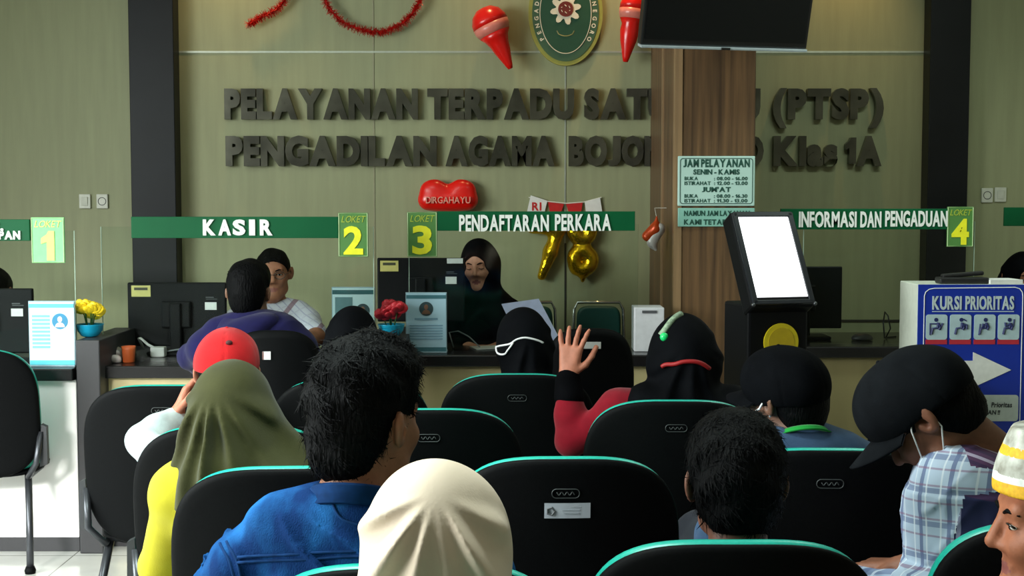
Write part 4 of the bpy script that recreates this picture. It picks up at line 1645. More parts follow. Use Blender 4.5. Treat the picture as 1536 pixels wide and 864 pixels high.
MB().prism([(x + .01, z + zy) for x, z in oval(.072, .072, 40)], -.016, -.009).build('round_sticker', mat('yellow_round_sticker', (205, 185, 15), .5), k)
MB().prism([(x + .01, z + zy) for x, z in oval(.055, .055, 40)], -.0175, -.016).build('sticker_centre', mat('yellow_sticker_inner', (185, 160, 15), .5), k)

# ------------------------------------------------------------------ priority seat sign
D = 5.2
a_, b_ = P(1378, 427, D), P(1545, 427, D)
wS = b_.x - a_.x
zS = a_.z
s_ = thing('priority_seat_sign', 'blue standing sign headed kursi prioritas with white arrow', 'sign', (a_.x + wS / 2, D, 0))
M_SW = mat('sign_white_body', (205, 210, 195), .5)
M_SB = mat('sign_blue_face', (14, 48, 160), .4, var=(4, .05))
MB().box((0, .13, zS / 2 + .02), (wS, .24, zS - .04), .004).build('cabinet', M_SW, s_)
MB().box((0, .13, .02), (wS + .06, .32, .04), .006).build('foot', M_POST, s_)
hF = .72
face = MB().box((0, .006, zS - hF / 2), (wS - .002, .008, hF), 0).build('blue_face', M_SB, s_)
kk = D / F_PX
ox, oz = (1461.5) , 427.0


def sp(px_, py_):
    return ((px_ - ox) * kk, zS - (py_ - oz) * kk)


brd = [sp(1387, 660), sp(1387, 444), sp(1389, 438), sp(1394, 434), sp(1401, 432.5), sp(1523, 431), sp(1530, 433), sp(1534, 438), sp(1535, 444), sp(1535, 660)]
MB().tube([(x_, .001, z_) for x_, z_ in brd], .0018, 6, closed=True).build('border', M_WHT, face)
mb = MB()
for w_, x0, x1 in (('KURSI', 1399, 1443), ('PRIORITAS', 1449, 1522)):
    p0, p1 = sp(x0, 465), sp(x1, 444)
    text_into(mb, w_, p0[0], p0[1], p1[0] - p0[0], p1[1] - p0[1], -.001, .003, .03)
p0, p1 = sp(1399, 468), sp(1522, 467)
mb.box(((p0[0] + p1[0]) / 2, .0005, (p0[1] + p1[1]) / 2), (p1[0] - p0[0], .003, .003), 0)
mb.build('lettering', mat('sign_pale_letters', (190, 205, 205), .5), face)
mt_ = mat('pictogram_tile', (180, 205, 210), .5)
mpb = mat('pictogram_blue', (30, 40, 95), .5)
mrs = mat('red_strip', (190, 45, 60), .5)
for i, x0 in enumerate((1390, 1426, 1462.5, 1498.5)):
    p0, p1 = sp(x0, 510), sp(x0 + 32, 472)
    w_, h_ = p1[0] - p0[0], p1[1] - p0[1]
    cx_, cz_ = (p0[0] + p1[0]) / 2, (p0[1] + p1[1]) / 2
    tl_ = MB().prism([(cx_ + x, cz_ + z) for x, z in rrect(w_, h_, .010)], -.0015, .002).build('pictogram_tile', mt_, face)
    mb = MB()
    u = w_ / 32
    mb.prism([(cx_ + (1 if i else -1) * u + x, cz_ + 11 * u + z) for x, z in oval(3.0 * u, 3.0 * u, 16)], -.003, -.0015)
    y3 = lambda pts, r: mb.tube([(cx_ + a * u, -.002, cz_ + b * u) for a, b in pts], r * u, 6)
    y3([(2, 7), (1, -1), (-6, -2), (-8, -11)], 2.0)
    y3([(2, 6), (5, 0), (3, -4)], 2.4)
    if i == 0:
        y3([(-10, 6), (-10, -12)], 1.0)
        y3([(1, 5), (-10, 5)], 1.1)
        y3([(5, -4), (9, 6)], 1.4)
    elif i == 1:
        y3([(3, 4), (9, 3), (9, -3)], 2.2)
        y3([(4, 12), (9, 9)], 1.0)
    elif i == 2:
        y3([(1, 3), (-4, 1), (-2, 5)], 2.0)
        y3([(-7, 5), (-9, -12)], .9)
    else:
        y3([(2, 4), (-5, 2), (-5, 7)], 2.2)
        y3([(8, 12), (7, 0)], 1.2)
    mb.build('pictogram', mpb, tl_)
    p2 = sp(x0, 517)
    MB().box((cx_, .0005, (p0[1] + p2[1]) / 2), (w_, .003, (p0[1] - p2[1])), 0).build('red_strip', mrs, face)
ar = [sp(*q) for q in ((1400, 542), (1462, 542), (1462, 529), (1520, 556), (1462, 583), (1462, 570), (1400, 570))]
MB().prism(ar, -.001, .002).build('arrow', M_WHT, face)
p0, p1 = sp(1400, 634), sp(1532, 594)
bx = MB().prism([((p0[0] + p1[0]) / 2 + x, (p0[1] + p1[1]) / 2 + z) for x, z in rrect(p1[0] - p0[0], p1[1] - p0[1], .012)], -.001, .002).build('caption_panel', mat('caption_white', (185, 195, 190), .5), face)
mb = MB()
for w_, x0, x1, y0, y1 in (('Kursi', 1440, 1482, 605, 613), ('Prioritas', 1491, 1522, 605, 613), ('UTAMAKAN !!', 1448, 1504, 617, 624)):
    q0, q1 = sp(x0, y1), sp(x1, y0)
    text_into(mb, w_, q0[0], q0[1], q1[0] - q0[0], q1[1] - q0[1], -.0025, .002, .02, .1)
mb.build('lettering', mat('dark_print2', (40, 45, 50), .6), bx)
# on top of the sign
c = P(1452, 424, D)
o = MB().box((0, 0, .012), (.19, .07, .024), .006).build('stapler', mat('black_cable', (22, 22, 22), .5), None, False, (c.x, D + .07, zS + .0005))
t = thing('stapler', 'flat black stapler lying on top of the blue priority sign', 'stapler', (c.x, D + .07, zS + .0005))
o.name = 'stapler_base'
o.parent = t
o.location = (0, 0, 0)
MB().box((.0, 0, .034), (.16, .035, .016), .006, Matrix.Rotation(-.08, 3, 'Y')).build('stapler_arm', mat('black_cable', (22, 22, 22), .5), t)
c = P(1512, 424, D)
o = MB().box((0, 0, .008), (.13, .12, .016), .001, Matrix.Rotation(.1, 3, 'Z')).build('paper_stack', mat('white_paper', (225, 225, 220), .7), None, False, (c.x, D + .09, zS + .0005))
tag(o, 'small stack of white paper on top of the blue priority sign', 'paper')


# ------------------------------------------------------------------ chairs
M_SHELL = mat('chair_black_plastic', (9, 10, 11), .6, var=(200, .3), bump=(700, .08), spec=.07)
M_TEAL = mat('chair_teal_cushion', (24, 165, 146), .35, var=(150, .1), spec=.5)
M_TEALD = mat('chair_dark_teal', (14, 72, 66), .5)
M_STEEL = mat('chair_grey_steel', (70, 72, 76), .35, .7)


def super_out(hw, hh, n, e):
    o = []
    for i in range(n):
        a = 2 * math.pi * i / n
        c_, s_2 = math.cos(a), math.sin(a)
        o.append((hw * math.copysign(abs(c_) ** (2 / e), c_), hh * math.copysign(abs(s_2) ** (2 / e), s_2)))
    return o


def pad(hw, hh, e, cz, yf, thick, bev, n=72, tf=0.0):
    """a slab with a superellipse outline standing in x,z, its rear face at y = yf(x, z)"""
    mb = MB()
    ol = super_out(hw, hh, n, e)
    rings = []
    for (sc, t_) in [(0.0, 0), (.35, 0), (.65, 0), (.88, 0), (1 - bev, .0), (1 - bev * .3, .12), (1, .35), (1, .65), (1 - bev * .3, .88), (1 - bev, 1), (.8, 1), (.5, 1), (.2, 1), (0, 1)]:
        rings.append([(x * sc, yf(x * sc, cz + z * sc) + thick * t_ + (tf * (1 - sc ** 2) if t_ == 1 else 0), cz + z * sc) for x, z in ol])
    v, f = [], []
    for r_ in rings:
        v += r_
    for i in range(len(rings) - 1):
        for j in range(n):
            f.append([i * n + j, i * n + (j + 1) % n, (i + 1) * n + (j + 1) % n, (i + 1) * n + j])
    return mb.add(v, f)


BACK_Z, BACK_H, BACK_W = .62, .262, .268
yb = lambda x, z: -.205 - .075 * (z - .36) / .52 + .055 * (x / .268) ** 2


def make_chair():
    t = thing('waiting_chair', 'x', 'chair', (0, 0, 0), 0, 'black waiting room chairs with teal cushions')
    bs = pad(BACK_W, BACK_H, 3.3, BACK_Z, yb, .022, .05).build('back_shell', M_SHELL, t, True)
    pad(BACK_W * .985, BACK_H * .992, 3.3, BACK_Z + .002, lambda x, z: yb(x, z) + .0225, .042, .07, tf=.012).build('back_cushion', M_TEAL, t, True)
    zl = BACK_Z + BACK_H - .078
    MB().tube([(x, yb(x, zl + z) - .0012, zl + z) for x, z in rrect(.062, .021, .010)], .0012, 6, closed=True).build('maker_badge', mat('badge_grey', (58, 62, 62), .45), bs, True)
    mb = MB()
    mb.tube([(x, yb(x, zl) - .001, zl + .0035 * math.sin(x * 520)) for x in np.linspace(-.02, .02, 26)], .0013, 5)
    mb.build('badge_mark', mat('badge_grey', (58, 62, 62), .45), bs, True)
    rot = Matrix.Rotation(math.radians(90), 3, 'X')
    # seat: same kind of slab lying flat
    for nm, m_, z0, th, sc in (('seat_shell', M_SHELL, .375, .022, 1), ('seat_cushion', M_TEAL, .3975, .045, .985)):
        mb = pad(.25 * sc, .235 * sc, 3.5, 0, lambda x, z: 0, th, .06)
        mb.v = [(x, .045 + z, z0 + y + .03 * (z / .235) * .5) for x, y, z in mb.v]
        mb.build(nm, m_, t, True)
    for g_ in (-1, 1):
        MB().tube([(g_ * .205, .20, .375), (g_ * .225, .22, .2), (g_ * .24, .24, .015)], .014, 10).build('leg', M_STEEL, t, True)
        MB().tube([(g_ * .205, -.12, .375), (g_ * .225, -.20, .2), (g_ * .24, -.27, .015)], .014, 10).build('leg', M_STEEL, t, True)
        for yy in (.24, -.27):
            MB().lathe([(0, 0), (.02, 0), (.022, .012), (.016, .028), (0, .028)], (g_ * .24, yy, .0)).build('foot_cap', M_SHELL, t, True)
        MB().tube([(g_ * .215, .20, .36), (g_ * .215, -.16, .36), (g_ * .255, -.20, .42), (g_ * .268, -.165, .54)], .012, 10).build('side_bracket', M_STEEL, t, True)
        MB().prism([(g_ * .262, .40), (g_ * .292, .41), (g_ * .290, .56), (g_ * .270, .57)], -.17, -.135).build('bracket_cover', mat('bracket_grey', (42, 44, 46), .45), t)
    MB().tube([(-.215, 0, .36), (.215, 0, .36)], .014, 10).build('cross_bar', M_STEEL, t, True)
    return t


proto = make_chair()
chair_at = {}
CH = [('A1', 602, 852, 2.20, 2, 'black waiting chair behind the white headscarf, its back against the denim jacket'),
      ('A2', 1110, 815, 2.37, 0, 'black waiting chair with teal top edge behind the bare headed black haired man'),
      ('A3', 1648, 786, 2.55, -3, 'black waiting chair behind the plaid shirt, cut by the frame edge'),
      ('B1', 420, 700, 3.02, 3, 'black waiting chair behind the olive headscarf'),
      ('B2', 846, 685, 3.15, 1, 'empty black waiting chair with a white sticker under its badge'),
      ('B3', 1254, 672, 3.26, -2, 'black waiting chair with the oval badge behind the man with the green collar'),
      ('C1', 336, 636, 3.66, 3, 'black waiting chair behind the red cap'),
      ('C2', 640, 611, 3.88, 1, 'empty black waiting chair just beyond the denim jacketed man, next to his ear'),
      ('C3', 1018, 598, 4.08, -1, 'black waiting chair with teal edge behind the raised hand'),
      ('D1', 238, 575, 4.18, 1, 'large empty black waiting chair by the white counter front'),
      ('D2', 520, 566, 4.53, 1, 'black waiting chair half hidden by the wavy black hair, behind the small black headscarf'),
      ('D3', 776, 558, 4.68, 0, 'black waiting chair behind the headscarf with white mask strap'),
      ('E1', -72, 512, 5.25, 6, 'black waiting chair cut by the frame edge in front of the counter with sign 1'),
      ('Z1', 640, 1000, 1.60, 0, 'black waiting chair under the woman in the white headscarf'),
      ('Z2', 1640, 1000, 1.65, 0, 'black waiting chair under the man in the patterned skullcap')]
for i, (key, px_, py_, D, rz, lb) in enumerate(CH):
    o = proto if i == 0 else copy_tree(proto)
    D = 1185.0 / (py_ - 295) if key[0] in 'ABCD' else D
    p = P(px_, py_, D)
    o.location = (p.x, D + .28, 0)
    o.rotation_euler = (0, 0, math.radians(rz))
    o['label'] = lb
    chair_at[key] = o.location.copy()
    if key == 'B2':
        b2 = o
st = MB()
zs = BACK_Z + BACK_H - .118
ZN = 8
sv = []
for i in range(ZN + 1):
    x = .004 + -.052 + .104 * i / ZN
    for z in (zs - .018, zs + .018):
        sv.append((x, yb(x, z) - .0018, z + .03 * (x - 0) * .12))
st.add(sv, [[2 * i, 2 * i + 2, 2 * i + 3, 2 * i + 1] for i in range(ZN)])
stk = st.build('inventory_sticker', mat('sticker_white', (190, 196, 205), .5), b2)
mb = MB()
mb.tube([(-.034 + .009 * math.cos(a), yb(-.034, zs) - .0026, zs - .001 + .009 * math.sin(a)) for a in np.linspace(0, 6.283, 6)[:-1]], .0025, 6, closed=True)
mb.build('sticker_emblem', mat('grey_print', (80, 82, 84), .5), stk)
mb = MB()
for i in range(3):
    mb.box((.012, yb(.01, zs) - .0024, zs + .008 - .007 * i), (.045 - .006 * i, .0008, .0018), 0)
mb.build('sticker_print', mat('sticker_grey_print', (140, 146, 152), .5), stk)


def task_chair(label, px_, ytop, D, rz, sticker=None, w=.20):
    p = P(px_, ytop, D)
    t = thing('office_chair', label, 'chair', (p.x, D + .22, 0), math.radians(rz), 'black office chairs at the counters')
    zt_ = p.z
    ybk = lambda x, z: -.22 + .05 * (x / .2) ** 2 - .03 * (z - .6)
    hh = .235
    pad(w, hh, 3.2, zt_ - hh, ybk, .05, .10).build('backrest', M_SHELL, t, True)
    mb = pad(.235, .225, 3.2, 0, lambda x, z: 0, .07, .08)
    mb.v = [(x, .02 + z, .41 + y) for x, y, z in mb.v]
    mb.build('seat', M_SHELL, t, True)
    MB().tube([(0, -.02, .40), (0, -.22, .42), (0, -.235, zt_ - 2 * hh - .02), (0, -.19, zt_ - hh - .05)], .02, 10).build('back_bracket', M_SHELL, t, True)
    MB().tube([(0, 0, .08), (0, 0, .42)], .025, 12).build('gas_column', M_STEEL, t, True)
    for i in range(5):
        a = 2 * math.pi * i / 5 + .3
        e = (.27 * math.cos(a), .27 * math.sin(a), .062)
        l_ = MB().tube([(0, 0, .10), (e[0] * .6, e[1] * .6, .09), e], [.026, .02, .014], 8).build('leg', M_SHELL, t, True)
        MB().lathe([(0, -.012), (.022, -.012), (.026, -.006), (.026, .006), (.022, .012), (0, .012)], (e[0], e[1], .027), axis='y').build('caster', M_SHELL, l_, True)
    if sticker:
        sx, sz, sw, sh_ = sticker
        s_3 = MB().box((sx, ybk(sx, zt_ - sz) - .003, zt_ - sz), (sw, .004, sh_), .0005).build('inventory_sticker', M_LABEL, t)
        MB().box((sx - sw * .42, ybk(sx, zt_ - sz) - .0055, zt_ - sz), (sw * .12, .001, sh_), 0).build('sticker_mark', mat('red_brown_print', (120, 50, 40), .5), s_3)
    return t


tc1 = task_chair('black office chair with white sticker behind the waving hand', 886, 493, 5.25, 0, (0.0, .063, .078, .026), .172)
tc2 = task_chair('black office chair behind the customer in the navy hooded top', 409, 496, 4.98, 0, (-.021, .09, .030, .030), .175)
tc3 = task_chair('black office chair partly hidden behind the bowed black cap', 1380, 556, 5.02, 0, None, .17)
tc4 = task_chair('black office chair of the cashier behind the counter', 411, 476, 6.72, 180, None, .17)
tc5 = task_chair('black office chair of the registration clerk behind the counter', 724, 470, 6.85, 180, None, .17)
tc6 = task_chair('black office chair of the clerk seen past sign 1', -10, 490, 6.72, 180, None, .17)
tc7 = task_chair('black office chair of the clerk at the frame edge past sign 4', 1535, 470, 6.92, 180, None, .17)
for o_ in (tc4, tc5, tc6, tc7):
    o_.location.y -= .44


def visitor_chair(label, px_, ytop, D, rz):
    p = P(px_, ytop, D)
    t = thing('visitor_chair', label, 'chair', (p.x, D, 0), math.radians(rz), 'teal visitor chairs behind the counter')
    ch = mat('chrome_tube', (200, 205, 205), .15, .95)
    z1 = p.z
    pad(.115, .125, 5, z1 - .135, lambda x, z: .20 + .03 * (z - z1), .035, .10).build('backrest', M_TEALD, t, True)
    mb = pad(.20, .20, 4, 0, lambda x, z: 0, .05, .08)
    mb.v = [(x, z, .40 + y) for x, y, z in mb.v]
    mb.build('seat', M_TEALD, t, True)
    MB().tube([(-.125, .18, .42), (-.135, .215, z1 - .25), (-.128, .222, z1 - .03), (-.11, .225, z1 + .008), (.11, .225, z1 + .008), (.128, .222, z1 - .03), (.135, .215, z1 - .25), (.125, .18, .42)], .008, 8).build('back_frame', ch, t, True)
    for a_ in (-1, 1):
        for b_ in (-1, 1):
            MB().tube([(a_ * .16, b_ * .15, .41), (a_ * .18, b_ * .19, .012)], .010, 8).build('leg', ch, t, True)
            MB().lathe([(0, 0), (.013, 0), (.013, .016), (0, .016)], (a_ * .18, b_ * .19, 0), 12).build('foot_cap', M_SHELL, t, True)
    return t


visitor_chair('teal visitor chair with chrome frame beyond the black office chair', 902, 461, 6.92, 0)
visitor_chair('teal visitor chair mostly hidden behind the white paper sheet', 806, 461, 6.92, 8)
# ------------------------------------------------------------------ the people
def cloth(name, c, rough=.85, var=(30, .12), bump=(300, .12), sheen=.1, spec=.12, **k):
    return mat(name, c, rough, var=var, bump=bump, sheen=sheen, spec=spec, **k)


M_BLACKC = cloth('black_cloth', (6, 6, 8), var=(12, .3), sheen=0, spec=.03)
M_BLACKH = cloth('black_scarf_cloth', (7, 8, 11), rough=.75, var=(14, .25), sheen=0, spec=.04)
M_DTROU = cloth('dark_trouser_cloth', (30, 32, 40))


def sit(key, dy=.02, dx=0.0, z=.535):
    c = chair_at[key]
    return (c.x + dx, c.y + dy, z)


# --- clerk beyond the first counter, only the head shows
I = person('person with dark hair behind the monitor below sign 1, cut by the frame', (P(-10, 440, 6.5).x, 6.45, .53), P(-12, 441, 6.48), 180, 180, 12, skin_c=(150, 105, 80), top=cloth('grey_shirt_cloth', (120, 125, 130)), trouser=M_DTROU, res=.010)
hair(I, 200, .02, .003, .007, seed=2)
eyes(I)

# --- cashier
pc = (P(413, 500, 6.52).x, 6.50, .53)
el = np.array(P(474, 517, 6.30))
wr_ = np.array(P(436, 548, 6.06))
wr_[2] = ZT + .035
el[2] = max(el[2], ZT + .055)
M_BATIK = checker_cloth('pale_batik_cloth', (205, 205, 218), [((1, .4, .9), 22, .0, .18, (165, 165, 195), .8), ((-.7, .2, 1), 17, .3, .42, (190, 188, 205), .8), ((.9, 0, -.6), 5.1, .40, .52, (130, 85, 100), .75)])
I = person('person with glasses and pale patterned shirt seated at the cashier counter', pc, P(410, 411, 6.52), 178, 172, 4, 2, skin_c=(158, 104, 78), shw=.19, arms={'L': dict(elbow=el, wrist=wr_, dir=(-1, -.35, -.1), palm=(0, 0, -1)), 'R': dict(elbow=np.array(P(352, 520, 6.4)), wrist=np.array(P(385, 548, 6.1)) + np.array([0, 0, .02]), dir=(.8, -.5, 0))}, top=M_BATIK, short=True, trouser=M_DTROU, res=.006, nb=np.array(P(408, 462, 6.53)))
hair(I, 700, .014, .0018, .005, seed=4, front=.008, grow=-.005)
eyes(I)
L = lambda *q: Vector(I['head'] + I['H'] @ np.array(q, float) - I['O'])
gl = mat('spectacle_frame', (60, 50, 42), .3)
mb = MB()
for g_ in (-1, 1):
    mb.tube([L(g_ * .033 + .025 * math.cos(a), .098 - .004 * abs(math.cos(a)), .004 + .017 * math.sin(a)) for a in np.linspace(0, 2 * math.pi, 25)[:-1]], .0022, 6, closed=True)
    mb.tube([L(g_ * .058, .094, .008), L(g_ * .078, .05, .008), L(g_ * .083, -.005, .006)], .0016, 6)
mb.tube([L(-.009, .099, .006), L(0, .103, .009), L(.009, .099, .006)], .0016, 6)
mb.build('spectacles', gl, I['root'], True)
collar(I, M_BATIK, .066, .072, .035, 16, 70)

# --- customer in the navy hooded top
cx = tc2.location
I = person('person in navy hooded top with back turned, seated at the cashier counter', (cx.x - .015, cx.y, .54), P(374, 441, 5.27), 2, 6, 4, skin_c=(120, 85, 65), s=.93, shdrop=.045, fold=.5, wrinkle=.003, shw=.205, top=cloth('navy_cloth', (22, 20, 64)), top_name='hooded_top', trouser=M_DTROU, res=.008, nb=np.array(P(374, 488, 5.24)),
           arms={'L': dict(elbow=np.array(P(287, 535, 5.35)), wrist=np.array(P(320, 555, 5.58)), dir=(.5, .8, 0)), 'R': dict(elbow=np.array(P(462, 535, 5.35)), wrist=np.array(P(430, 555, 5.58)), dir=(-.5, .8, 0))})
hair(I, 700, .022, .0022, .006, top_lift=.012, seed=5)
nb, F, R_ = I['nb'], I['F'], I['R']
V, Q = sdf_mesh([E(nb - F * .055 - UP * .012, (.128, .070, .052), I['T'], .04), C(nb - F * .085 - UP * .05 - R_ * .03, nb - F * .085 - UP * .05 + R_ * .03, .045, k=.06), C(nb + R_ * .075 + F * .03 + UP * .0, nb - F * .03 + R_ * .075, .030, .036, .04), C(nb - R_ * .075 + F * .03 + UP * .0, nb - F * .03 - R_ * .075, .030, .036, .04)], .006, [C(nb - UP * .02, nb + UP * .15, .058, k=.01)], lambda D, X, Y, Z: D + .002 * wob(X, Y, Z, 45, 3))
mesh_obj('hood', V - I['O'], Q, cloth('navy_cloth', (22, 20, 64)), I['root'], True)

# --- registration clerk
cx = tc5.location
I = person('person in black headscarf looking down behind the registration counter', (cx.x, cx.y + .02, .54), P(719, 398, 6.68), 186, 193, 10, 3, skin_c=(205, 145, 118), shw=.19, top=M_BLACKC, trouser=M_DTROU, res=.006, nb=np.array(P(727, 457, 6.70)),
           arms={'L': dict(elbow=np.array(P(775, 520, 6.6)), wrist=np.array(P(750, 530, 6.35)) + np.array([0, 0, .03]), dir=(-.6, -.7, 0)), 'R': dict(elbow=np.array(P(672, 520, 6.6)), wrist=np.array(P(700, 530, 6.35)) + np.array([0, 0, .03]), dir=(.6, -.7, 0))})
hijab(I, M_BLACKH, drape=.24, folds=[(-.9, .3, .5), (.2, .3, .6), (1.0, .3, .5)], fold_a=.008, seed=3)
eyes(I, closed=True)

# --- red cap
hd = P(341, 562, 3.98)
I = person('person in red cap with one white sleeved elbow out, seated beyond the olive headscarf', sit('C1'), hd, 0, -8, 6, skin_c=(176, 112, 88), shw=.20, top=cloth('white_shirt_cloth', (178, 196, 196)), trouser=M_DTROU, res=.006,
           arms={'L': dict(elbow=np.array(P(216, 662, 3.98)), wrist=np.array(P(262, 630, 4.08)), dir=np.array(P(274, 598, 4.10)) - np.array(P(262, 630, 4.08)), palm=(.8, .3, .3), curl=.9, spread=.05)})
M_REDC = cloth('red_cap_cloth', (178, 26, 30), var=(20, .1))
cr = ball_cap(I, M_REDC, tilt=-2, s_extra=1.03, back_low=.004)
Lc = lambda *q: Vector(I['head'] + I['H'] @ (np.array(q, float) * 1.06) - I['O'])
MB().ball(Lc(.012, -.103, .088), (.010, .005, .007), 8, Matrix(I['H'].tolist())).build('eyelet', mat('eyelet_dark', (70, 12, 14), .7), cr, True)
hair(I, 300, .012, .002, .006, seed=8)

# --- olive headscarf
hd = P(349, 626, 3.32)
I = person('person in olive green headscarf and bright yellow top', sit('B1', .03, -.06), hd, 2, 12, 6, skin_c=(150, 105, 80), shw=.18, top=cloth('yellow_cloth', (176, 166, 40), var=(20, .06)), trouser=M_DTROU, res=.007, fold=.5, nb=np.array(P(358, 705, 3.30)),
           arms={'L': dict(elbow=np.array(P(240, 850, 3.38)))})
hijab(I, cloth('olive_scarf_cloth', (54, 54, 27), rough=.8, var=(14, .15)), drape=.22, folds=[(-1.05, .10, .5), (-.55, .12, .9), (-.22, .10, .9), (.03, .07, 1.3), (.35, .10, .9), (.62, .12, .8), (.95, .14, .7)], fold_a=.026, fold_r=(.05, .13), pivot=(0.0, -.08, .10), puff=.010, seed=5, width_sh=1.0, cape=(.55, 1.45), extra=[C(I['nb'] + UP * .075 + I['R'] * .05, I['nb'] + I['R'] * .165 - UP * .005, .075, .055, .06)], wide=.085, hem=nb[2] * 0 + float(P(300, 765, 3.2).z), name='headscarf')

# --- small black headscarf by the second sign
hd = P(529, 514, 4.85)
I = person('person in black headscarf behind the wavy haired man, before the leaflet stand with two photos', sit('D2'), hd, 0, 0, 3, top=M_BLACKC, trouser=M_DTROU, res=.009)
hijab(I, M_BLACKH, seed=6)

# --- denim jacket
hd = P(550, 636, 2.44)
M_DENIM = mat('denim_cloth', (30, 92, 152), .85, var=(9, .28), bump=(420, .25), spec=.08, sheen=.0, stretch=(1, 1, .6), c2=(10, 44, 92), ramp=(.40, .62))
M_DENIMD = mat('denim_seam', (14, 48, 92), .85, var=(60, .2), spec=.1)
I = person('person with thick wavy black hair in blue denim jacket', sit('A1', .04, -.06), hd, 8, 36, 3, 0, skin_c=(150, 98, 72), shw=.240, s=1.06, fold=1.3, wrinkle=.018, top=M_DENIM, top_name='denim_jacket', trouser=M_DTROU, res=.006, shdrop=.075, nb=np.array(P(534, 768, 2.40)),
           arms={'L': dict(elbow=np.array(P(258, 1000, 2.5)))})
hair(I, 5200, .034, .0010, .004, top_lift=.022, seed=9, front=.014, nape=-.098, lump=1.8)
collar(I, M_DENIMD, .068, .062, .030, 20, 60, zoff=.008)
nb, F, R_, O = I['nb'], I['F'], I['R'], I['O']
TB = I['topVQ']


def back_pt(px_, py_, D=2.12):
    """point of the jacket's back under a photo position, found along the line of sight"""
    return P(px_, py_, D)


bvh = bvh_of(TB)


def ray_px(px_, py_):
    o_ = Vector((0, 0, CAM_Z))
    d_ = (P(px_, py_, 3.0) - o_).normalized()
    h_ = bvh.ray_cast(o_, d_)
    return h_[0]


def seam(pts, nm='seam', r=.0026):
    w = [ray_px(*q) for q in pts]
    w = [q for q in w if q is not None]
    if len(w) > 1:
        strap_on(I, TB, w, r, nm, M_DENIMD, .0005)


seam([(312, 800), (330, 815), (345, 840), (352, 870)])
seam([(322, 796), (340, 812), (356, 838), (362, 868)])
seam([(356, 836), (430, 832), (500, 828), (550, 826)])
seam([(356, 844), (430, 840), (500, 836), (550, 834)])
seam([(497, 738), (500, 760), (512, 780), (540, 788)])

# --- white headscarf
hd = P(656, 832, 1.86)
M_CREAMS = cloth('cream_scarf_cloth', (228, 208, 186), rough=.6, var=(8, .05), bump=(260, .05))
I = person('person in cream white headscarf in the foreground', sit('Z1', .0, .0), hd, 0, 4, 10, top=M_CREAMS, trouser=M_DTROU, res=.007, shw=.17, shdrop=.06)
hijab(I, M_CREAMS, drape=.26, folds=[(-1.15, .15, 1.0), (-.62, .13, 1.3), (-.20, .10, .8), (.20, .10, .3), (.58, .12, 1.3), (1.05, .16, .9)], fold_a=.016, fold_r=(.015, .10), pivot=(.010, -.09, .092), res=.004, headr=(.102, .120, .116), seed=8, wide=.095, width_sh=.4)

# --- black headscarf with the white mask strap
hd = P(784, 515, 5.0)
I = person('person in black headscarf with a white mask strap tied behind the head', sit('D3'), hd, 0, -14, 0, top=M_BLACKC, trouser=M_DTROU, res=.008)
hijab(I, M_BLACKH, seed=9, puff=.004)
ws = mat('white_strap', (225, 225, 225), .5)
kx = lambda a, b: P(a, b, 4.86)
strap_on(I, I['scarfVQ'], [P(742, 520, 4.95), P(750, 517, 4.9), kx(760, 514), kx(772, 508), kx(788, 505), kx(804, 508), kx(824, 511)], .0036, 'mask_strap', ws)
strap_on(I, I['scarfVQ'], [P(741, 519, 4.95), P(744, 530, 4.93), kx(750, 538), kx(757, 528), kx(768, 513)], .0036, 'mask_strap', ws)

# --- raised hand
hd = P(1024, 540, 4.40)
M_CRIM = cloth('crimson_cloth', (118, 9, 26), var=(20, .15))
el, wr_ = np.array(P(858, 662, 4.36)), np.array(P(852, 568, 4.42))
I = person('person in black headscarf with red band, waving with one crimson sleeved arm raised', sit('C3'), hd, -4, -6, 2, skin_c=(168, 105, 82), top=M_CRIM, trouser=M_DTROU, res=.005, shw=.215, shdrop=-.02, nb=np.array(P(1018, 612, 4.37)),
           arms={'L': dict(elbow=el, wrist=wr_, dir=(.10, .05, 1), palm=(.35, 1, 0), thumb=(1, 0, 0), curl=.18, spread=.30)})
hijab(I, M_BLACKH, drape=.25, seed=12, puff=.020, fold_a=.012, width_sh=.55, cape=(1, 1.7))
V, Q = sdf_mesh([C(wr_ + (el - wr_) * .04, wr_ + (el - wr_) * .30, .043, .049, .01)], .006, (), lambda D, X, Y, Z: D + .002 * wob(X, Y, Z, 60, 4))
mesh_obj('black_cuff', V - I['O'], Q, M_BLACKC, I['root'], True)
kx = lambda a, b: P(a, b, 4.24)
strap_on(I, I['scarfVQ'], [kx(984, 556), kx(1000, 548), kx(1022, 542), kx(1048, 542), kx(1078, 552)], .007, 'red_band', mat('red_band_cloth', (150, 8, 14), .6))
strap_on(I, I['scarfVQ'], [P(986, 500, 4.32), P(994, 488, 4.32), P(1006, 479, 4.34), P(1022, 473, 4.37)], .0105, 'hair_band', mat('pale_green_band', (135, 155, 130), .5, var=(90, .5)))
T_ = bvh_of(I['scarfVQ'])
q = T_.find_nearest(P(987, 500, 4.3))[0]
MB().ball(q - Vector(I['O']), .014, 8).build('band_ornament', mat('bright_green_ornament', (30, 205, 110), .3), I['root'], True)

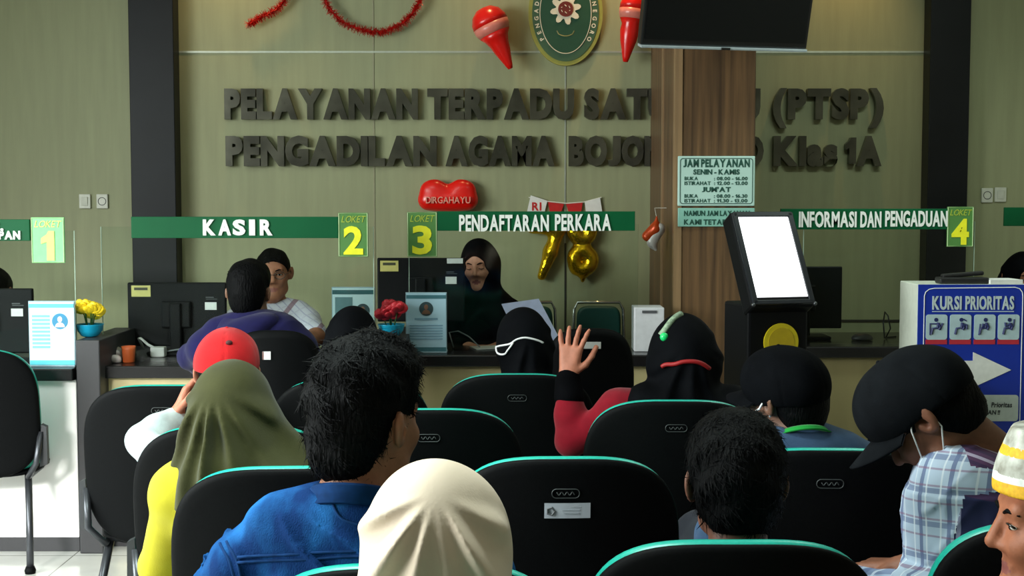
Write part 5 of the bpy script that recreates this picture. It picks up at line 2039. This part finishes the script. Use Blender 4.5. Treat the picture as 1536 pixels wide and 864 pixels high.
# --- man with black cap and green collar
hd = P(1178, 598, 3.57)
M_CAPB = cloth('black_cap_cloth', (7, 8, 11), var=(25, .2), sheen=0, spec=.04)
I = person('person in black cap with green collar in front of the kiosk', sit('B3', .02, -.05), hd, -6, -42, 4, -6, skin_c=(105, 72, 56), top=cloth('dull_blue_shirt_cloth', (58, 80, 110)), trouser=M_DTROU, res=.007, shw=.19, nb=np.array(P(1200, 672, 3.54)))
ball_cap(I, M_CAPB, tilt=6, s_extra=1.06, back_low=.03)
hair(I, 700, .014, .0018, .006, seed=14)
collar(I, cloth('green_collar_cloth', (28, 140, 55)), .060, .064, .009, 26, 60, zoff=.028)
L = lambda *q: Vector(I['head'] + I['H'] @ np.array(q, float) - I['O'])
MB().tube([L(-.088, -.005, .02), L(-.086, .02, -.01), L(-.075, .06, -.03)], .003, 6).build('mask_strap', ws, I['root'], True)
MB().tube([L(-.088, -.006, .02), L(-.090, -.018, -.005), L(-.084, -.01, -.03)], .003, 6).build('mask_strap', ws, I['root'], True)
mb = MB().tube([L(.075 + 0, -.062 + .010 * math.cos(a), -.028 + .012 * math.sin(a)) for a in np.linspace(0, 6.283, 17)[:-1]], .0016, 6, closed=True)
mb.build('ear_ring', mat('dull_silver', (120, 125, 130), .3, .8), I['root'], True)

# --- black haired man, nearest row
hd = P(1103, 728, 2.66)
I = person('person with short straight black hair seen from behind, bare headed', sit('A2'), hd, 0, 2, 4, skin_c=(110, 70, 54), top=cloth('dark_shirt_cloth', (28, 30, 36)), trouser=M_DTROU, res=.006, shw=.20, s=1.05)
hair(I, 4200, .036, .0011, .004, top_lift=.008, seed=21, front=.014, nape=-.076, grow=.005, lump=1.3)

# --- man in plaid shirt, head bowed
hd = P(1388, 625, 2.86)
M_PLAID = checker_cloth('pale_plaid_cloth', (176, 192, 212), [((.75, -.66, .1), 17.0, .0, .14, (84, 98, 140), .8), ((.05, .1, 1), 15.0, .1, .26, (104, 118, 154), .75), ((.05, .1, 1), 30.0, .6, .72, (130, 84, 116), .6), ((.75, -.66, .1), 34.0, .5, .62, (222, 228, 236), .7)])
M_PLAIDN = checker_cloth('navy_plaid_cloth', (20, 24, 66), [((.2, .1, 1), 7.0, .1, .22, (60, 30, 70), .8), ((.75, -.66, .1), 6.0, .3, .38, (150, 150, 180), .7), ((.75, -.66, .1), 6.0, .46, .50, (150, 150, 180), .7)])
M_PLAIDM = checker_cloth('maroon_stripe_cloth', (84, 52, 88), [((.45, .3, 1), 26.0, .0, .22, (190, 180, 205), .8), ((.45, .3, 1), 26.0, .5, .75, (54, 36, 74), .8)])
I = person('person in plaid shirt and black cap with head bowed and face mask pulled down', sit('A3', .02, -.13), hd, -28, -70, 50, 0, skin_c=(122, 78, 58), top=M_PLAID, top_name='plaid_shirt', trouser=M_DTROU, res=.005, shw=.225, s=1.03, shdrop=-.03, wrinkle=.004, nb=np.array(P(1530, 722, 2.88)),
           arms={'L': dict(elbow=np.array(P(1392, 905, 2.95)))})
ball_cap(I, cloth('charcoal_cap_cloth', (16, 18, 21), var=(25, .2), sheen=0, spec=.05), tilt=-4, s_extra=1.08, back_low=.02)
hair(I, 1500, .018, .0012, .005, seed=25)
V, Q = I['topVQ']
fc = V[Q].mean(1) - np.array(I['O'])
tp_ = I['top']
tp_.data.materials.append(M_PLAIDN)
tp_.data.materials.append(M_PLAIDM)
sl_, sr_ = np.array(I['sh']['L']) - I['O'], np.array(I['sh']['R']) - I['O']
ax_ = (sr_ - sl_) / np.linalg.norm(sr_ - sl_)
u_ = (fc - sl_) @ ax_
zrel = fc[:, 2] - sl_[2]
fx = fc[:, 0] - sl_[0]
mi = np.where((fx > .004 + .3 * zrel) & (zrel < .014 + .05 * fx), 1, 0)
mi = np.where((zrel > .070 - .12 * fx) & (fx > .03), 2, mi)
tp_.data.polygons.foreach_set('material_index', mi.astype(np.int32))
collar(I, M_PLAIDM, .070, .080, .045, 20, 60, zoff=-.01)
eyes(I)
L = lambda *q: Vector(I['head'] + I['H'] @ (np.array(q, float) * 1.03) - I['O'])
for g_ in (-1, 1):
    MB().tube([L(g_ * .084, .004, .030), L(g_ * .082, .028, .004), L(g_ * .064, .060, -.05), L(g_ * .040, .078, -.082)], .0017, 6).build('mask_strap', ws, I['root'], True)
    MB().tube([L(g_ * .086, .000, .030), L(g_ * .092, -.026, .016), L(g_ * .085, -.02, -.03), L(g_ * .062, .035, -.085), L(g_ * .042, .074, -.100)], .0017, 6).build('mask_strap', ws, I['root'], True)
V, Q = sdf_mesh([E(np.array(L(0, .075, -.095)), (.052, .034, .030), np.array(I['H']), .01)], .004, [E(np.array(L(0, .055, -.085)), (.050, .036, .036), np.array(I['H']), .005)])
mesh_obj('face_mask', V, Q, mat('mask_turquoise', (120, 190, 190), .8), I['root'], True)

# --- man in skullcap at the frame edge
hd = P(1594, 785, 2.04)
I = person('person in white and gold patterned skullcap seen in profile at the frame edge', sit('Z2', .02, -.02), hd, -8, -84, 4, skin_c=(160, 98, 70), top=cloth('brown_shirt_cloth', (80, 66, 56)), trouser=M_DTROU, res=.0045, shw=.20, s=1.0, shdrop=.10, nb=np.array(P(1650, 950, 2.0)))
eyes(I)
hair(I, 700, .012, .0012, .005, seed=31)
H = I['H']
hd = np.array(hd)
Lw = lambda *q: hd + H @ np.array(q, float)


def cap_post(D, X, Y, Z):
    dx, dy, dz = X - hd[0], Y - hd[1], Z - hd[2]
    lz = dx * H[0, 2] + dy * H[1, 2] + dz * H[2, 2]
    ly = dx * H[0, 1] + dy * H[1, 1] + dz * H[2, 1]
    return np.maximum(np.maximum(D, (.045 + .10 * ly) - lz), lz - .150)


V, Q = sdf_mesh([E(Lw(0, -.010, .06), (.0885, .108, .095), H, .02), C(Lw(0, -.010, .05), Lw(0, -.010, .12), .080, .076, .04)], .0035, (), cap_post)
lc = (V[Q].mean(1) - hd) @ H
hh_ = lc[:, 2] - .10 * lc[:, 1]
m_w = mat('skullcap_white', (205, 205, 195), .8, var=(40, .5), c2=(128, 124, 110))
cp_ = mesh_obj('skullcap', V - I['O'], Q, [m_w, mat('gold_band', (228, 172, 30), .7, var=(120, .2)), mat('white_band', (222, 222, 216), .8, var=(120, .1))], I['root'], True)
mi = np.where(hh_ < .064, 1, np.where(hh_ < .076, 2, np.where((hh_ > .104) & (hh_ < .116), 1, 0)))
cp_.data.polygons.foreach_set('material_index', mi.astype(np.int32))

# --- clerk at the far edge of the frame
I = person('person in dark headscarf past sign 4, cut by the frame edge', (P(1536, 440, 6.7).x, 6.70, .54), P(1534, 418, 6.70), 180, 176, 6, top=M_BLACKC, trouser=M_DTROU, res=.010)
hijab(I, M_BLACKH, seed=17, res=.008)
eyes(I)
